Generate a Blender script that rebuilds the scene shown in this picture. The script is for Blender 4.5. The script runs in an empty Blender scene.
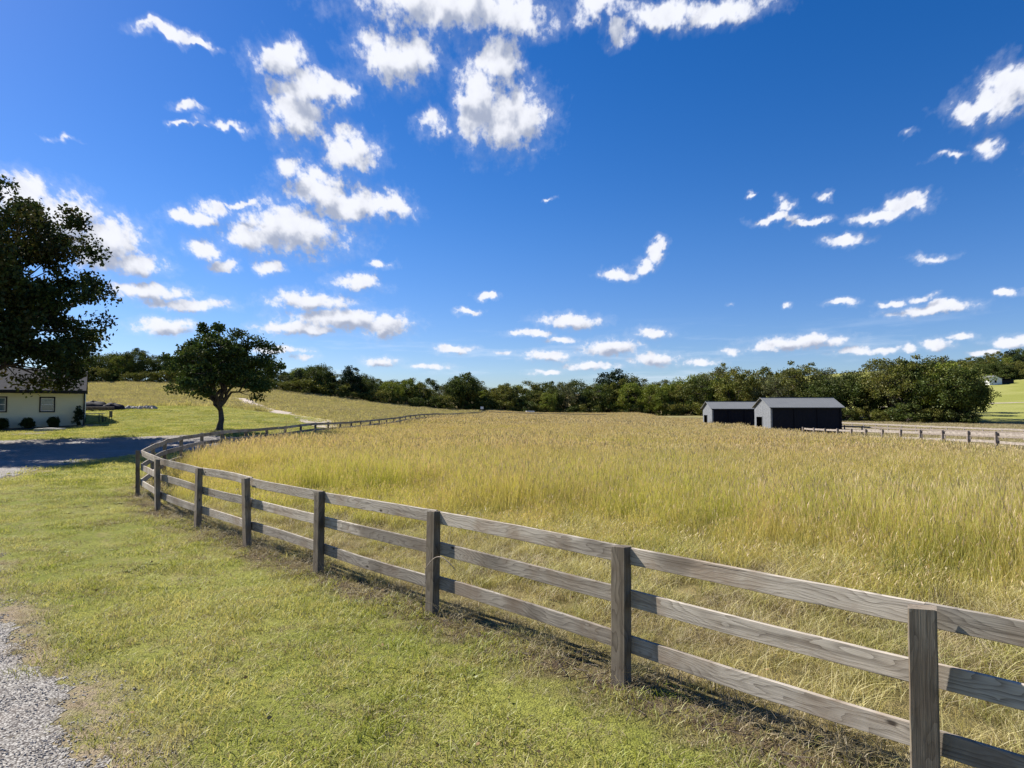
import bpy, math, random
import numpy as np
R = math.radians
rng = np.random.default_rng(7)
random.seed(7)
SC = bpy.context.scene
COL = SC.collection

# ------------------------------------------------------------------ camera, sky, sun, exposure
CAMZ, F = 2.35, 640.0
PITCH = math.atan(25 / F)
cd = bpy.data.cameras.new('camera'); cam = bpy.data.objects.new('camera', cd); COL.objects.link(cam)
cam.location = (0, 0, CAMZ); cam.rotation_euler = (math.pi / 2 + PITCH, 0, 0)
cd.sensor_width = 36; cd.lens = 36 * F / 1024; cd.clip_start = .05; cd.clip_end = 9000
SC.camera = cam
SUN_AZ, SUN_EL = R(61), R(42)          # azimuth left of +Y
sd = bpy.data.lights.new('sun', 'SUN'); sun = bpy.data.objects.new('sun', sd); COL.objects.link(sun)
sd.energy = 5.0; sd.angle = R(.5); sd.color = (1, .94, .84)
from mathutils import Vector, Matrix
sdir = Vector((-math.sin(SUN_AZ) * math.cos(SUN_EL), math.cos(SUN_AZ) * math.cos(SUN_EL), math.sin(SUN_EL)))
sun.rotation_euler = sdir.to_track_quat('Z', 'Y').to_euler()
SC.view_settings.view_transform = 'Standard'; SC.view_settings.look = 'None'
SC.view_settings.gamma = 1; SC.view_settings.use_curve_mapping = False
SC.view_settings.exposure = 1.03
SC.render.engine = 'CYCLES'
SC.cycles.use_denoising = True; SC.cycles.denoiser = 'OPENIMAGEDENOISE'; SC.cycles.denoising_prefilter = 'ACCURATE'; SC.cycles.denoising_input_passes = 'RGB_ALBEDO_NORMAL'
SC.cycles.max_bounces = 6; SC.cycles.diffuse_bounces = 3; SC.cycles.transmission_bounces = 4
SC.cycles.transparent_max_bounces = 8; SC.cycles.caustics_reflective = False; SC.cycles.caustics_refractive = False
SC.cycles.sample_clamp_indirect = 6

class NT:
    """small node graph writer"""
    def __init__(s, tree): s.t = tree; s.n = tree.nodes; s.l = tree.links
    def link(s, src, dst):
        if isinstance(src, (int, float)): dst.default_value = src
        elif isinstance(src, (tuple, list)):
            v = list(src)
            if dst.type == 'RGBA' and len(v) == 3: v.append(1)
            dst.default_value = v
        else: s.l.new(src, dst)
    def math(s, op, a, b=0.0, c=None, clamp=False):
        n = s.n.new('ShaderNodeMath'); n.operation = op; n.use_clamp = clamp
        s.link(a, n.inputs[0]); s.link(b, n.inputs[1])
        if c is not None: s.link(c, n.inputs[2])
        return n.outputs[0]
    def vm(s, op, a, b=(0, 0, 0), c=None, out=0):
        n = s.n.new('ShaderNodeVectorMath'); n.operation = op
        s.link(a, n.inputs[0])
        if op == 'SCALE': s.link(b, n.inputs['Scale'])
        else: s.link(b, n.inputs[1])
        if c is not None: s.link(c, n.inputs[2])
        return n.outputs['Value'] if op in ('LENGTH', 'DOT_PRODUCT', 'DISTANCE') else n.outputs[0]
    def comb(s, x, y, z):
        n = s.n.new('ShaderNodeCombineXYZ'); s.link(x, n.inputs[0]); s.link(y, n.inputs[1]); s.link(z, n.inputs[2]); return n.outputs[0]
    def sep(s, v):
        n = s.n.new('ShaderNodeSeparateXYZ'); s.link(v, n.inputs[0]); return n.outputs
    def noise(s, v, scale, detail=3, rough=.55, dist=0.0, color=False):
        n = s.n.new('ShaderNodeTexNoise'); s.link(v, n.inputs['Vector']) if v is not None else None
        n.inputs['Scale'].default_value = scale; n.inputs['Detail'].default_value = detail
        n.inputs['Roughness'].default_value = rough; n.inputs['Distortion'].default_value = dist
        return n.outputs['Color'] if color else n.outputs['Fac']
    def maprange(s, v, a, b, c=0.0, d=1.0, smooth=True):
        n = s.n.new('ShaderNodeMapRange'); n.interpolation_type = 'SMOOTHSTEP' if smooth else 'LINEAR'
        s.link(v, n.inputs[0]); n.inputs[1].default_value = a; n.inputs[2].default_value = b
        n.inputs[3].default_value = c; n.inputs[4].default_value = d
        return n.outputs[0]
    def mix(s, f, a, b, typ='MIX'):
        n = s.n.new('ShaderNodeMix'); n.data_type = 'RGBA'; n.blend_type = typ
        s.link(f, n.inputs[0]); s.link(a, n.inputs[6]); s.link(b, n.inputs[7]); return n.outputs[2]
    def bump(s, h, strength=.5, dist=.02):
        n = s.n.new('ShaderNodeBump'); s.link(h, n.inputs['Height']); n.inputs['Strength'].default_value = strength
        n.inputs['Distance'].default_value = dist; return n.outputs[0]
    def objrand(s): return s.n.new('ShaderNodeObjectInfo').outputs['Random']
    def pos(s): return s.n.new('ShaderNodeNewGeometry').outputs['Position']
    def objco(s): return s.n.new('ShaderNodeTexCoord').outputs['Object']
    def uv(s): return s.n.new('ShaderNodeTexCoord').outputs['UV']
    def attr(s, name):
        n = s.n.new('ShaderNodeAttribute'); n.attribute_name = name; return n.outputs['Fac']

# world: Nishita sky with broken cumulus
def px_dir(px, py):
    v = Vector(((px - 512) / F, 1.0, (384 - py) / F)); v.rotate(Matrix.Rotation(PITCH, 3, 'X')); return v.normalized()
def px_azel(px, py):
    d = px_dir(px, py); return math.degrees(math.atan2(d.x, d.y)), math.degrees(math.asin(d.z))
CLOUDS = [(445,5,98,32,1),(505,18,48,24,1),(398,60,46,28,1),(478,100,22,45,1),(508,118,42,36,1),(502,62,22,30,.9),(432,124,19,14,.6),
 (280,60,32,21,1),(312,92,42,22,1),(298,118,34,24,1),(335,92,26,12,.8),(352,152,32,23,.9),
 (288,168,18,16,.9),(320,190,38,22,1),(347,205,38,19,1),(388,208,28,14,1),(290,232,66,27,1),(250,238,32,13,1),(268,267,15,9,.8),
 (190,218,30,9,.8),(212,208,15,12,.8),(243,205,19,5,.6),(204,250,20,11,1),(222,266,15,7,.8),
 (20,198,42,24,1),(62,222,44,30,1),(105,244,46,30,1),(138,265,28,12,1),(145,290,46,10,1),(185,304,50,8,.8),(165,327,34,10,.8),
 (168,32,36,10,.8),(196,42,22,6,.8),(150,24,18,6,.6),(190,105,16,6,.5),(186,125,15,4,.6),(228,126,26,6,.6),
 (310,302,44,11,.9),(345,320,62,12,1),(300,328,42,8,.9),(386,326,28,14,1),(358,283,27,9,1),(380,264,15,5,.7),(278,350,30,5,.7),
 (467,313,14,4,.8),(487,296,11,4,.8),(456,350,21,5,.9),(570,321,34,8,1),(530,334,22,4,.8),(562,340,18,4,.7),(548,357,26,6,.8),
 (610,348,34,9,.9),(652,334,22,6,.9),(655,360,26,8,.9),(590,366,34,5,.6),
 (616,274,20,7,1),(642,266,15,8,1),(657,252,9,13,1),
 (786,204,9,10,.9),(778,217,24,5,.9),(808,219,18,5,.8),(752,199,6,4,.5),(826,193,9,5,.5),
 (906,203,23,11,1),(878,214,28,7,1),(846,238,22,6,.8),(1012,88,42,26,1),(978,100,34,15,1),(990,142,15,13,.5),(958,150,20,5,.4),(910,130,10,5,.3),
 (600,8,30,16,.9),(620,32,14,13,.6),(662,12,44,18,.9),(722,12,52,17,.9),
 (842,303,18,4,.8),(892,303,14,4,.6),(932,310,42,7,1),(1004,293,12,5,.8),(933,256,22,4,.5),(922,297,16,4,.5),
 (800,342,50,8,1),(768,348,22,6,.8),(852,352,28,5,.6),(936,345,18,7,.7),(1012,342,26,6,.8),
 (880,352,16,4,.7),(905,348,12,4,.6),(965,338,16,4,.6),(985,352,18,4,.6),(730,352,14,4,.5),(700,362,22,4,.5),(430,368,24,4,.5),(380,362,22,6,.6),(500,352,10,3,.5),(545,372,20,3,.5),(300,358,18,4,.5),(62,135,18,4,.35),(550,205,5,3,.4),(730,303,5,3,.4),(788,306,8,3,.4),
 (-60,170,50,30,1),(-120,260,60,20,1),(1090,160,50,26,1),(1110,300,40,10,.9),(180,-60,60,26,1),(860,-70,70,26,1),(520,-90,60,30,1)]
W = bpy.data.worlds.new('World'); SC.world = W; W.use_nodes = True
t = NT(W.node_tree); t.n.clear()
sky = t.n.new('ShaderNodeTexSky'); sky.sky_type = 'NISHITA'; sky.sun_disc = False
sky.sun_elevation = SUN_EL; sky.sun_rotation = -SUN_AZ; sky.altitude = 300
sky.air_density = 1.0; sky.dust_density = .25; sky.ozone_density = 2.2
D = t.vm('NORMALIZE', t.n.new('ShaderNodeTexCoord').outputs['Generated'])
dx, dy, dz = t.sep(D)
az = t.math('MULTIPLY', t.math('ARCTAN2', dx, dy), 180 / math.pi)
el = t.math('MULTIPLY', t.math('ARCSINE', dz), 180 / math.pi)
# the cloud layer is seen ever more edge-on towards the horizon: stretch detail accordingly
elw = t.math('MULTIPLY', t.math('POWER', t.math('MAXIMUM', t.math('ADD', el, 3.0), .5), .62), 5.2)
P = t.comb(t.math('MULTIPLY', az, t.maprange(el, 0, 40, 1.35, .95)), elw, 0)
AE = t.comb(az, el, 0)
wn = t.noise(P, .30, 4, .6, color=True)
warp = t.vm('MULTIPLY', t.vm('SUBTRACT', wn, (.5, .5, .5)), t.comb(t.maprange(el, 2, 25, 2.8, 4.6), t.maprange(el, 2, 25, 1.1, 4.1), 0))
AEw = t.vm('ADD', AE, warp)
def cloud_field(co):
    f_ = None
    for (cx, cy, rx, ry, a) in CLOUDS:
        A, E = px_azel(cx, cy); A1, _ = px_azel(cx + rx, cy); A0, _ = px_azel(cx - rx, cy); _, E1 = px_azel(cx, cy - ry); _, E0 = px_azel(cx, cy + ry)
        sa = 2 / max(.2, A1 - A0); se = 2 / max(.2, E1 - E0)
        q = t.vm('LENGTH', t.vm('MULTIPLY_ADD', co, (sa, se, 0), (-A * sa, -E * se, 1 - a)))
        f_ = q if f_ is None else t.math('SMOOTH_MIN', f_, q, .18)
    return f_
field = cloud_field(AEw)
# the same field a step nearer the sun: where cloud stands in the way, this spot is shaded
field_s = cloud_field(t.vm('ADD', AEw, t.comb(-.5, t.maprange(el, 3, 20, .55, 1.7), 0)))
big = t.noise(P, .42, 3, .5)
fine = t.noise(P, 1.15, 5, .6)
med = t.noise(P, .62, 3, .5)
med2 = t.noise(t.vm('ADD', P, (-.8, 1.1, 0)), .62, 3, .5)
dens = t.math('ADD', t.math('SUBTRACT', 1.12, field), t.math('ADD', t.math('MULTIPLY', t.math('SUBTRACT', fine, .5), 1.35), t.math('MULTIPLY', t.math('SUBTRACT', big, .5), .5)))
mask = t.math('MAXIMUM', t.maprange(dens, .0, .6), t.maprange(dens, -.45, .4, 0, .17))
# thin milky bands low over the horizon
low = t.noise(t.comb(t.math('MULTIPLY', az, .12), t.math('MULTIPLY', el, .95), 3.3), 1.0, 5, .6)
lowm = t.math('MULTIPLY', t.maprange(low, .5, .75), t.math('MULTIPLY', t.maprange(el, 0, 2, .25, 1), t.maprange(el, 3.5, 8.5, .38, 0)))
lit = t.math('ADD', t.math('MULTIPLY', t.math('SUBTRACT', med, med2), 2.2), t.math('MULTIPLY', t.math('SUBTRACT', fine, .5), .55))
open_ = t.math('MINIMUM', t.math('MAXIMUM', t.math('SUBTRACT', field_s, t.math('MULTIPLY', field, .45)), 0.0), .9)
br = t.math('ADD', t.math('ADD', .50, t.math('MULTIPLY', open_, .56)), t.math('MULTIPLY', lit, .32))
br = t.math('MINIMUM', t.math('MAXIMUM', br, .42), 1.05)
ccol = t.mix(t.maprange(br, .45, .85), (4.6, 5.2, 6.8), (7.6, 7.8, 8.5))
ccol = t.vm('SCALE', ccol, t.maprange(br, .4, 1.05, .72, 1.0))
# deep blue sky: filter the Nishita colour a little towards the photograph's saturation
hs = t.n.new('ShaderNodeHueSaturation'); hs.inputs['Saturation'].default_value = 1.42; hs.inputs['Value'].default_value = 1.02; hs.inputs['Hue'].default_value = .505
t.link(sky.outputs[0], hs.inputs['Color'])
SKYCOL = t.mix(1.0, hs.outputs[0], t.mix(t.maprange(el, 0, 16), (.64, .72, 1.0), (.92, .885, 1.05)), 'MULTIPLY')
c1 = t.mix(lowm, SKYCOL, (7.0, 7.8, 9.0))
out = t.mix(t.math('MULTIPLY', mask, t.maprange(el, -1, 3, .7, 1)), c1, ccol)
bg = t.n.new('ShaderNodeBackground'); t.link(out, bg.inputs[0]); bg.inputs[1].default_value = .06
wo = t.n.new('ShaderNodeOutputWorld'); t.l.new(bg.outputs[0], wo.inputs[0])

# ------------------------------------------------------------------ helpers
def tag(o, label=None, cat=None, group=None, kind=None):
    if label: o['label'] = label
    if cat: o['category'] = cat
    if group: o['group'] = group
    if kind: o['kind'] = kind
    return o
def mesh_np(name, V, quads=None, tris=None, smooth=False, uv=None, attrs=None, mat=None):
    """mesh from numpy arrays; uv is per vertex"""
    me = bpy.data.meshes.new(name)
    V = np.asarray(V, dtype=np.float32)
    q = np.asarray(quads if quads is not None else np.zeros((0, 4)), dtype=np.int32).reshape(-1, 4)
    tr = np.asarray(tris if tris is not None else np.zeros((0, 3)), dtype=np.int32).reshape(-1, 3)
    me.vertices.add(len(V)); me.vertices.foreach_set('co', V.ravel())
    loops = np.concatenate([q.ravel(), tr.ravel()]); me.loops.add(len(loops)); me.loops.foreach_set('vertex_index', loops)
    n = len(q) + len(tr); me.polygons.add(n)
    starts = np.concatenate([np.arange(len(q)) * 4, len(q) * 4 + np.arange(len(tr)) * 3]).astype(np.int32)
    me.polygons.foreach_set('loop_start', starts)
    me.polygons.foreach_set('use_smooth', np.full(n, bool(smooth)))
    if uv is not None:
        u = me.uv_layers.new(name='UVMap'); u.data.foreach_set('uv', np.asarray(uv, dtype=np.float32)[loops].ravel())
    for k, a in (attrs or {}).items():
        at = me.attributes.new(k, 'FLOAT', 'POINT'); at.data.foreach_set('value', np.asarray(a, dtype=np.float32))
    me.update(calc_edges=True); me.validate()
    if mat: me.materials.append(mat)
    return me
def obj(name, me, parent=None, loc=(0, 0, 0), rot=(0, 0, 0), link=True):
    o = bpy.data.objects.new(name, me); o.location = loc; o.rotation_euler = rot
    if parent: o.parent = parent
    if link: COL.objects.link(o)
    return o
class MB:
    def __init__(s): s.V = []; s.Q = []; s.T = []; s.n = 0
    def add(s, V, Q=(), T=()):
        V = np.asarray(V, float); s.V.append(V)
        if len(Q): s.Q.append(np.asarray(Q) + s.n)
        if len(T): s.T.append(np.asarray(T) + s.n)
        s.n += len(V)
    def box(s, a, b, M=None):
        """axis box from a to b with small chamfer-free corners"""
        x0, y0, z0 = a; x1, y1, z1 = b
        V = np.array([(x0,y0,z0),(x1,y0,z0),(x1,y1,z0),(x0,y1,z0),(x0,y0,z1),(x1,y0,z1),(x1,y1,z1),(x0,y1,z1)], float)
        if M is not None: V = V @ M[:3, :3].T + M[:3, 3]
        s.add(V, [(0,3,2,1),(4,5,6,7),(0,1,5,4),(1,2,6,5),(2,3,7,6),(3,0,4,7)])
    def slab(s, pts, n_off):
        """thick polygon (quad) moved along the offset vector"""
        p = np.array(pts, float); o = np.array(n_off, float)
        s.add(np.vstack([p, p + o]), [(0,1,2,3),(7,6,5,4),(0,4,5,1),(1,5,6,2),(2,6,7,3),(3,7,4,0)])
    def tube(s, P, rad, sides=6, cap=True):
        P = np.asarray(P, float); rad = np.asarray(rad, float) * np.ones(len(P)); n = len(P)
        T = np.gradient(P, axis=0); T /= np.linalg.norm(T, axis=1)[:, None] + 1e-9
        ref = np.array([0.3, 1, 0.1]) if abs(T[0][2]) > .5 else np.array([0, 0, 1.0])
        U = np.cross(T, ref); U /= np.linalg.norm(U, axis=1)[:, None] + 1e-9; Wv = np.cross(T, U)
        a = np.arange(sides) * 2 * math.pi / sides
        V = P[:, None] + rad[:, None, None] * (np.cos(a)[None, :, None] * U[:, None] + np.sin(a)[None, :, None] * Wv[:, None])
        i = np.arange(n - 1)[:, None] * sides; j = np.arange(sides)[None]; k = (j + 1) % sides
        Q = np.stack([i + j, i + k, i + sides + k, i + sides + j], -1).reshape(-1, 4)
        V = V.reshape(-1, 3); T3 = []
        if cap:
            V = np.vstack([V, P[0], P[-1]]); c0, c1 = len(V) - 2, len(V) - 1
            T3 = [(c0, (x + 1) % sides, x) for x in range(sides)] + [(c1, (n - 1) * sides + x, (n - 1) * sides + (x + 1) % sides) for x in range(sides)]
        s.add(V, Q, T3)
    def blob(s, c, r, seed=0, seg=12, rings=8, amp=.12):
        g = np.random.default_rng(seed); V = []; ph = g.uniform(0, 6.28, 6)
        for i in range(rings + 1):
            th = math.pi * i / rings
            for j in range(seg):
                a = 2 * math.pi * j / seg
                k = 1 + amp * (math.sin(3 * a + ph[0] + 2 * th) * .5 + math.sin(5 * a + ph[1]) * math.sin(4 * th + ph[2]) * .6)
                V.append((c[0] + r[0] * k * math.sin(th) * math.cos(a), c[1] + r[1] * k * math.sin(th) * math.sin(a), c[2] + r[2] * k * math.cos(th)))
        Q = [(i * seg + j, (i + 1) * seg + j, (i + 1) * seg + (j + 1) % seg, i * seg + (j + 1) % seg) for i in range(rings) for j in range(seg)]
        s.add(V, Q)
    def mesh(s, name, mat, smooth=False):
        return mesh_np(name, np.vstack(s.V), np.vstack(s.Q) if s.Q else None, np.vstack(s.T) if s.T else None, smooth, mat=mat)
    def build(s, name, mat, parent=None, smooth=False, loc=(0, 0, 0), rot=(0, 0, 0)):
        return obj(name, s.mesh(name, mat, smooth), parent, loc, rot)
def empty(name, loc, rz=0):
    return obj(name, None, None, loc, (0, 0, rz))

# ------------------------------------------------------------------ terrain height
def C(px, y, d): return ((px - 512) / F * d, d, CAMZ - (y - 409) * d / F)
ctrl = [(0, -40, 0), (-30, -30, 0), (30, -30, -.1), (0, 0, 0), (-8, 0, 0), (8, 0, 0), (4, 2, 0), (0, 6, 0), (-5, 11, 0), (-4, 5, 0), (5, 6, 0), (-10, 8, 0), (-6.2, 12.7, .02),
 (-8, 14.6, .05), (-9.7, 16.7, .1), (-10.8, 19.3, .15), (-12.2, 23, .16), (-13.35, 29.4, .2), (-12.9, 38, .21), (-12.2, 48, .2), (-11.5, 60, .34), (-9.3, 96, .5), (-5.9, 150, .62),
 (-16, 20, .12), (-18, 28, .2), (-25, 25, .15), (-40, 20, .1), (-60, 15, .2), (6, 14, 0), (0, 20, 0), (14, 18, -.05), (0, 35, .02), (20, 30, -.15), (28.2, 37, -.2), (29, 61, -.68), (34, 75, -.7),
 (10, 60, -.05), (0, 60, .08), (0, 100, .25), (15, 100, -.1), (0, 140, .4), (30, 100, -.55), (50, 60, -.9), (50, 100, -.8), (80, 90, -.8), (80, 60, -1.0), (60, 30, -.8), (45, 15, -.5), (100, 20, -1), (100, -30, -.5),
 C(0, 441, 38), C(110, 440, 38), C(0, 425, 50), C(85, 425, 50), C(-200, 424, 50), C(225, 431, 42), C(100, 412, 60), C(0, 414, 60), C(-200, 412, 60), C(220, 413, 60), C(318, 421, 60), C(290, 415, 72),
 C(100, 407.5, 70), C(220, 407, 72), C(-200, 404, 75), C(262, 409, 84), C(250, 404, 93), C(244, 400, 102), C(350, 417, 80), C(400, 414, 120), C(150, 401, 90), C(50, 400, 90), C(150, 392, 120), C(20, 391, 120), C(-200, 390, 120),
 C(90, 383.5, 150), C(0, 382, 150), C(-200, 380, 150), C(160, 384, 150), C(280, 391.5, 155), C(350, 400, 162), C(420, 407.5, 170), C(480, 411, 178), (25, 180, .4), (0, 185, .9), C(690, 415.5, 165) , C(760, 418, 150), C(840, 421, 140),
 C(900, 422, 132), C(980, 423, 125), C(1005, 420.5, 135), C(1010, 413, 158), C(1060, 423, 125), C(1005, 408, 185), C(1060, 407, 190), C(1005, 403, 230), C(1060, 402, 230), C(1005, 383.5, 320), C(1050, 380, 320), C(950, 392, 300), C(1150, 385, 300), C(1000, 370, 420), C(1100, 365, 420),
 (150, 260, 5), (90, 220, 1), (0, 240, 3), (-60, 230, 9), (-150, 230, 11), (0, 380, 6), (200, 0, -1), (200, 120, 0), (260, 150, 3), (300, 0, 0), (0, -200, 0), (-200, -100, 0), (-200, 60, 3), (200, -200, 0), (-300, 100, 6), (-300, 300, 12), (-150, 450, 12), (100, 500, 16), (0, 600, 14), (300, 500, 34), (450, 300, 20), (450, 0, 3), (0, -500, 0), (-500, -200, 2), (400, -400, 0), (-550, 200, 10), (-400, 500, 12)]
ctrl = np.array(ctrl, float)
S_ = 50.0
def _k(r2): return np.where(r2 > 1e-12, .5 * r2 * np.log(np.maximum(r2, 1e-12)), 0)
_n = len(ctrl); _X = ctrl[:, :2] / S_
_A = np.zeros((_n + 3, _n + 3)); _A[:_n, :_n] = _k(((_X[:, None] - _X[None]) ** 2).sum(-1)) + np.eye(_n) * 2e-4
_A[:_n, _n] = 1; _A[:_n, _n + 1:] = _X; _A[_n, :_n] = 1; _A[_n + 1:, :_n] = _X.T
_w = np.linalg.solve(_A, np.concatenate([ctrl[:, 2], np.zeros(3)]))
def height(x, y):
    x = np.atleast_1d(np.asarray(x, float)); y = np.atleast_1d(np.asarray(y, float))
    r = np.hypot(x, y); k = np.minimum(1, 560 / np.maximum(r, 1e-6)); x = x * k / S_; y = y * k / S_
    out = np.empty(len(x))
    for i in range(0, len(x), 20000):
        q = np.stack([x[i:i + 20000], y[i:i + 20000]], -1)
        out[i:i + 20000] = _k(((q[:, None] - _X[None]) ** 2).sum(-1)) @ _w[:_n] + _w[_n] + q @ _w[_n + 1:]
    return out
def hz(x, y): return float(height([x], [y])[0])

# ------------------------------------------------------------------ layout lines
FENCE = [(5.9, .45), (4.2, 2.19), (2.48, 3.92), (.93, 5.55), (-.92, 7.46), (-2.77, 9.25), (-4.53, 11.05), (-6.17, 12.66), (-8.03, 14.6), (-9.74, 16.75), (-10.8, 19.3), (-11.8, 21.8), (-12.53, 24.3), (-13.0, 26.9), (-13.3, 29.4)]
n_far = 49
for i in range(1, n_far + 1):
    k = i / n_far; FENCE.append((-13.3 + 7.4 * k - .25 * math.sin(math.pi * min(1, k * 4)) * (k < .25), 29.4 + 120.6 * k))
FN = np.array(FENCE); 
FNx = np.vstack([[(5.9 + 1.7 * 6, .45 - 1.75 * 6)], FN])
def fence_x(y): return np.interp(y, FNx[:, 1], FNx[:, 0])
def fence_dist(x, y):
    """signed distance, positive on the field side"""
    x = np.asarray(x, float); y = np.asarray(y, float); best = np.full(x.shape, 1e9)
    for (a, b) in zip(FNx[:-1], FNx[1:]):
        d = b - a; k = np.clip(((x - a[0]) * d[0] + (y - a[1]) * d[1]) / (d @ d), 0, 1)
        best = np.minimum(best, np.hypot(x - a[0] - k * d[0], y - a[1] - k * d[1]))
    return best * np.where(x > fence_x(y), 1, -1)
def right_x(y): return 28.2 + (np.asarray(y) - 37) * .034
def vnoise(x, y, s, seed=0):
    """smooth value noise 0..1 in numpy"""
    g = np.random.default_rng(seed).uniform(0, 1, (64, 64)); x = np.asarray(x) / s; y = np.asarray(y) / s
    xi = np.floor(x).astype(int); yi = np.floor(y).astype(int); fx = x - xi; fy = y - yi; fx = fx * fx * (3 - 2 * fx); fy = fy * fy * (3 - 2 * fy)
    a = g[xi % 64, yi % 64]; b = g[(xi + 1) % 64, yi % 64]; c = g[xi % 64, (yi + 1) % 64]; d = g[(xi + 1) % 64, (yi + 1) % 64]
    return (a * (1 - fx) + b * fx) * (1 - fy) + (c * (1 - fx) + d * fx) * fy
DRIVE = np.array([(4.5, -6.1), (1.0, .7), (-1.08, 2.6), (-2.68, 4.18), (-4.03, 5.5), (-6.4, 7.85), (-11, 12.6), (-14.8, 17.2), (-16.6, 21), (-17.6, 25.5), (-17.6, 29.5), (-16.4, 32), (-14.6, 33.5), (-13.9, 36), (-14.4, 39), (-18, 39.6), (-26, 39), (-34, 38), (-60, 35), (-90, 33), (-90, 14), (-50, 20), (-30, 21), (-22, 17), (-14, 9), (-7, 1.5), (-2, -6)], float)
def in_poly(P, x, y):
    x = np.asarray(x, float); y = np.asarray(y, float); ins = np.zeros(x.shape, bool); best = np.full(x.shape, 1e9)
    for a, b in zip(P, np.roll(P, -1, 0)):
        c = ((a[1] > y) != (b[1] > y)); xx = (b[0] - a[0]) * (y - a[1]) / (b[1] - a[1] + 1e-12) + a[0]; ins ^= c & (x < xx)
        d = b - a; k = np.clip(((x - a[0]) * d[0] + (y - a[1]) * d[1]) / (d @ d), 0, 1)
        best = np.minimum(best, np.hypot(x - a[0] - k * d[0], y - a[1] - k * d[1]))
    return best * np.where(ins, 1, -1)          # positive inside
def drive_d(x, y): return in_poly(DRIVE, x, y) + (vnoise(x, y, 1.1, 3) - .5) * .28 + (vnoise(x, y, .3, 4) - .5) * .22 + (vnoise(x, y, .1, 9) - .5) * .22
TRACK = np.array([C(324, 422, 56)[:2], C(318, 420, 62)[:2], C(290, 415, 72)[:2], C(262, 409, 84)[:2], C(250, 404, 93)[:2], C(244, 400, 102)[:2], C(236, 397, 110)[:2]])
def line_dist(L, x, y):
    best = np.full(np.shape(x), 1e9)
    for a, b in zip(L[:-1], L[1:]):
        d = b - a; k = np.clip(((x - a[0]) * d[0] + (y - a[1]) * d[1]) / (d @ d), 0, 1); best = np.minimum(best, np.hypot(x - a[0] - k * d[0], y - a[1] - k * d[1]))
    return best
def lawn_far(x):   # far edge of the mown lawn, metres from the camera
    return np.interp(x, [-90, -45, -27, -20, -13], [70, 71, 72, 66, 50])
def lawn_mask(x, y):
    e = np.minimum(lawn_far(x) - y + (vnoise(x, y, 4, 8) - .5) * 3, -fence_dist(x, y) * 2 - .2)
    return np.clip(e / .8, 0, 1)
HOUSE = (-50.0, 50.0, -33.4, 59.0)   # x0, y0, x1, y1

# ------------------------------------------------------------------ materials
def mat(name): 
    m = bpy.data.materials.new(name); m.use_nodes = True; nt = NT(m.node_tree); b = m.node_tree.nodes['Principled BSDF']
    b.inputs['Roughness'].default_value = .8; b.inputs['Specular IOR Level'].default_value = .25
    return m, nt, b
def simple(name, col, rough=.75, nscale=3, namp=.25, bumps=0, bscale=40):
    m, t, b = mat(name); p = t.objco(); f = t.noise(p, nscale, 4)
    c0 = tuple(v * (1 - namp) for v in col); c1 = tuple(min(1, v * (1 + namp)) for v in col)
    t.link(t.mix(t.maprange(f, .3, .7), c0, c1), b.inputs['Base Color']); b.inputs['Roughness'].default_value = rough
    if bumps: t.link(t.bump(t.noise(p, bscale, 3), bumps, .01), b.inputs['Normal'])
    return m
def leafy(name, base, tip, dry, trans=.35, gl=.04, rough=.55, macro=(.08, 0.0), hue_amt=1.0):
    """blade / leaf material: uv.y runs root to tip, uv.x is a random number per blade"""
    m = bpy.data.materials.new(name); m.use_nodes = True; t = NT(m.node_tree); t.n.clear()
    u, v, _ = t.sep(t.uv()); rnd = t.objrand(); pos = t.pos()
    mac = t.noise(pos, macro[0], 3, .6); mac2 = t.noise(pos, macro[0] * 6, 2, .6)
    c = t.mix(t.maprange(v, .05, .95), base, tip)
    k = t.math('ADD', t.math('MULTIPLY', u, .55), t.math('ADD', t.math('MULTIPLY', t.maprange(mac, .35, .65), .45), t.math('MULTIPLY', t.maprange(mac2, .35, .65), .3)))
    c = t.mix(t.maprange(k, .35 - macro[1], 1.1 - macro[1]), c, dry)
    c = t.mix(t.math('MULTIPLY', t.math('SUBTRACT', 1, rnd), .35 * hue_amt), c, tuple(x * .5 for x in base))
    d = t.n.new('ShaderNodeBsdfDiffuse'); t.link(c, d.inputs[0])
    tr = t.n.new('ShaderNodeBsdfTranslucent'); t.link(t.mix(.5, c, t.vm('MULTIPLY', c, (1.15, 1.05, .5))), tr.inputs[0])
    mx = t.n.new('ShaderNodeMixShader'); mx.inputs[0].default_value = trans; t.l.new(d.outputs[0], mx.inputs[1]); t.l.new(tr.outputs[0], mx.inputs[2])
    g = t.n.new('ShaderNodeBsdfGlossy'); g.inputs['Roughness'].default_value = rough; g.inputs[0].default_value = (1, 1, 1, 1)
    m2 = t.n.new('ShaderNodeMixShader'); m2.inputs[0].default_value = gl; t.l.new(mx.outputs[0], m2.inputs[1]); t.l.new(g.outputs[0], m2.inputs[2])
    o = t.n.new('ShaderNodeOutputMaterial'); t.l.new(m2.outputs[0], o.inputs[0]); return m
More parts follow.
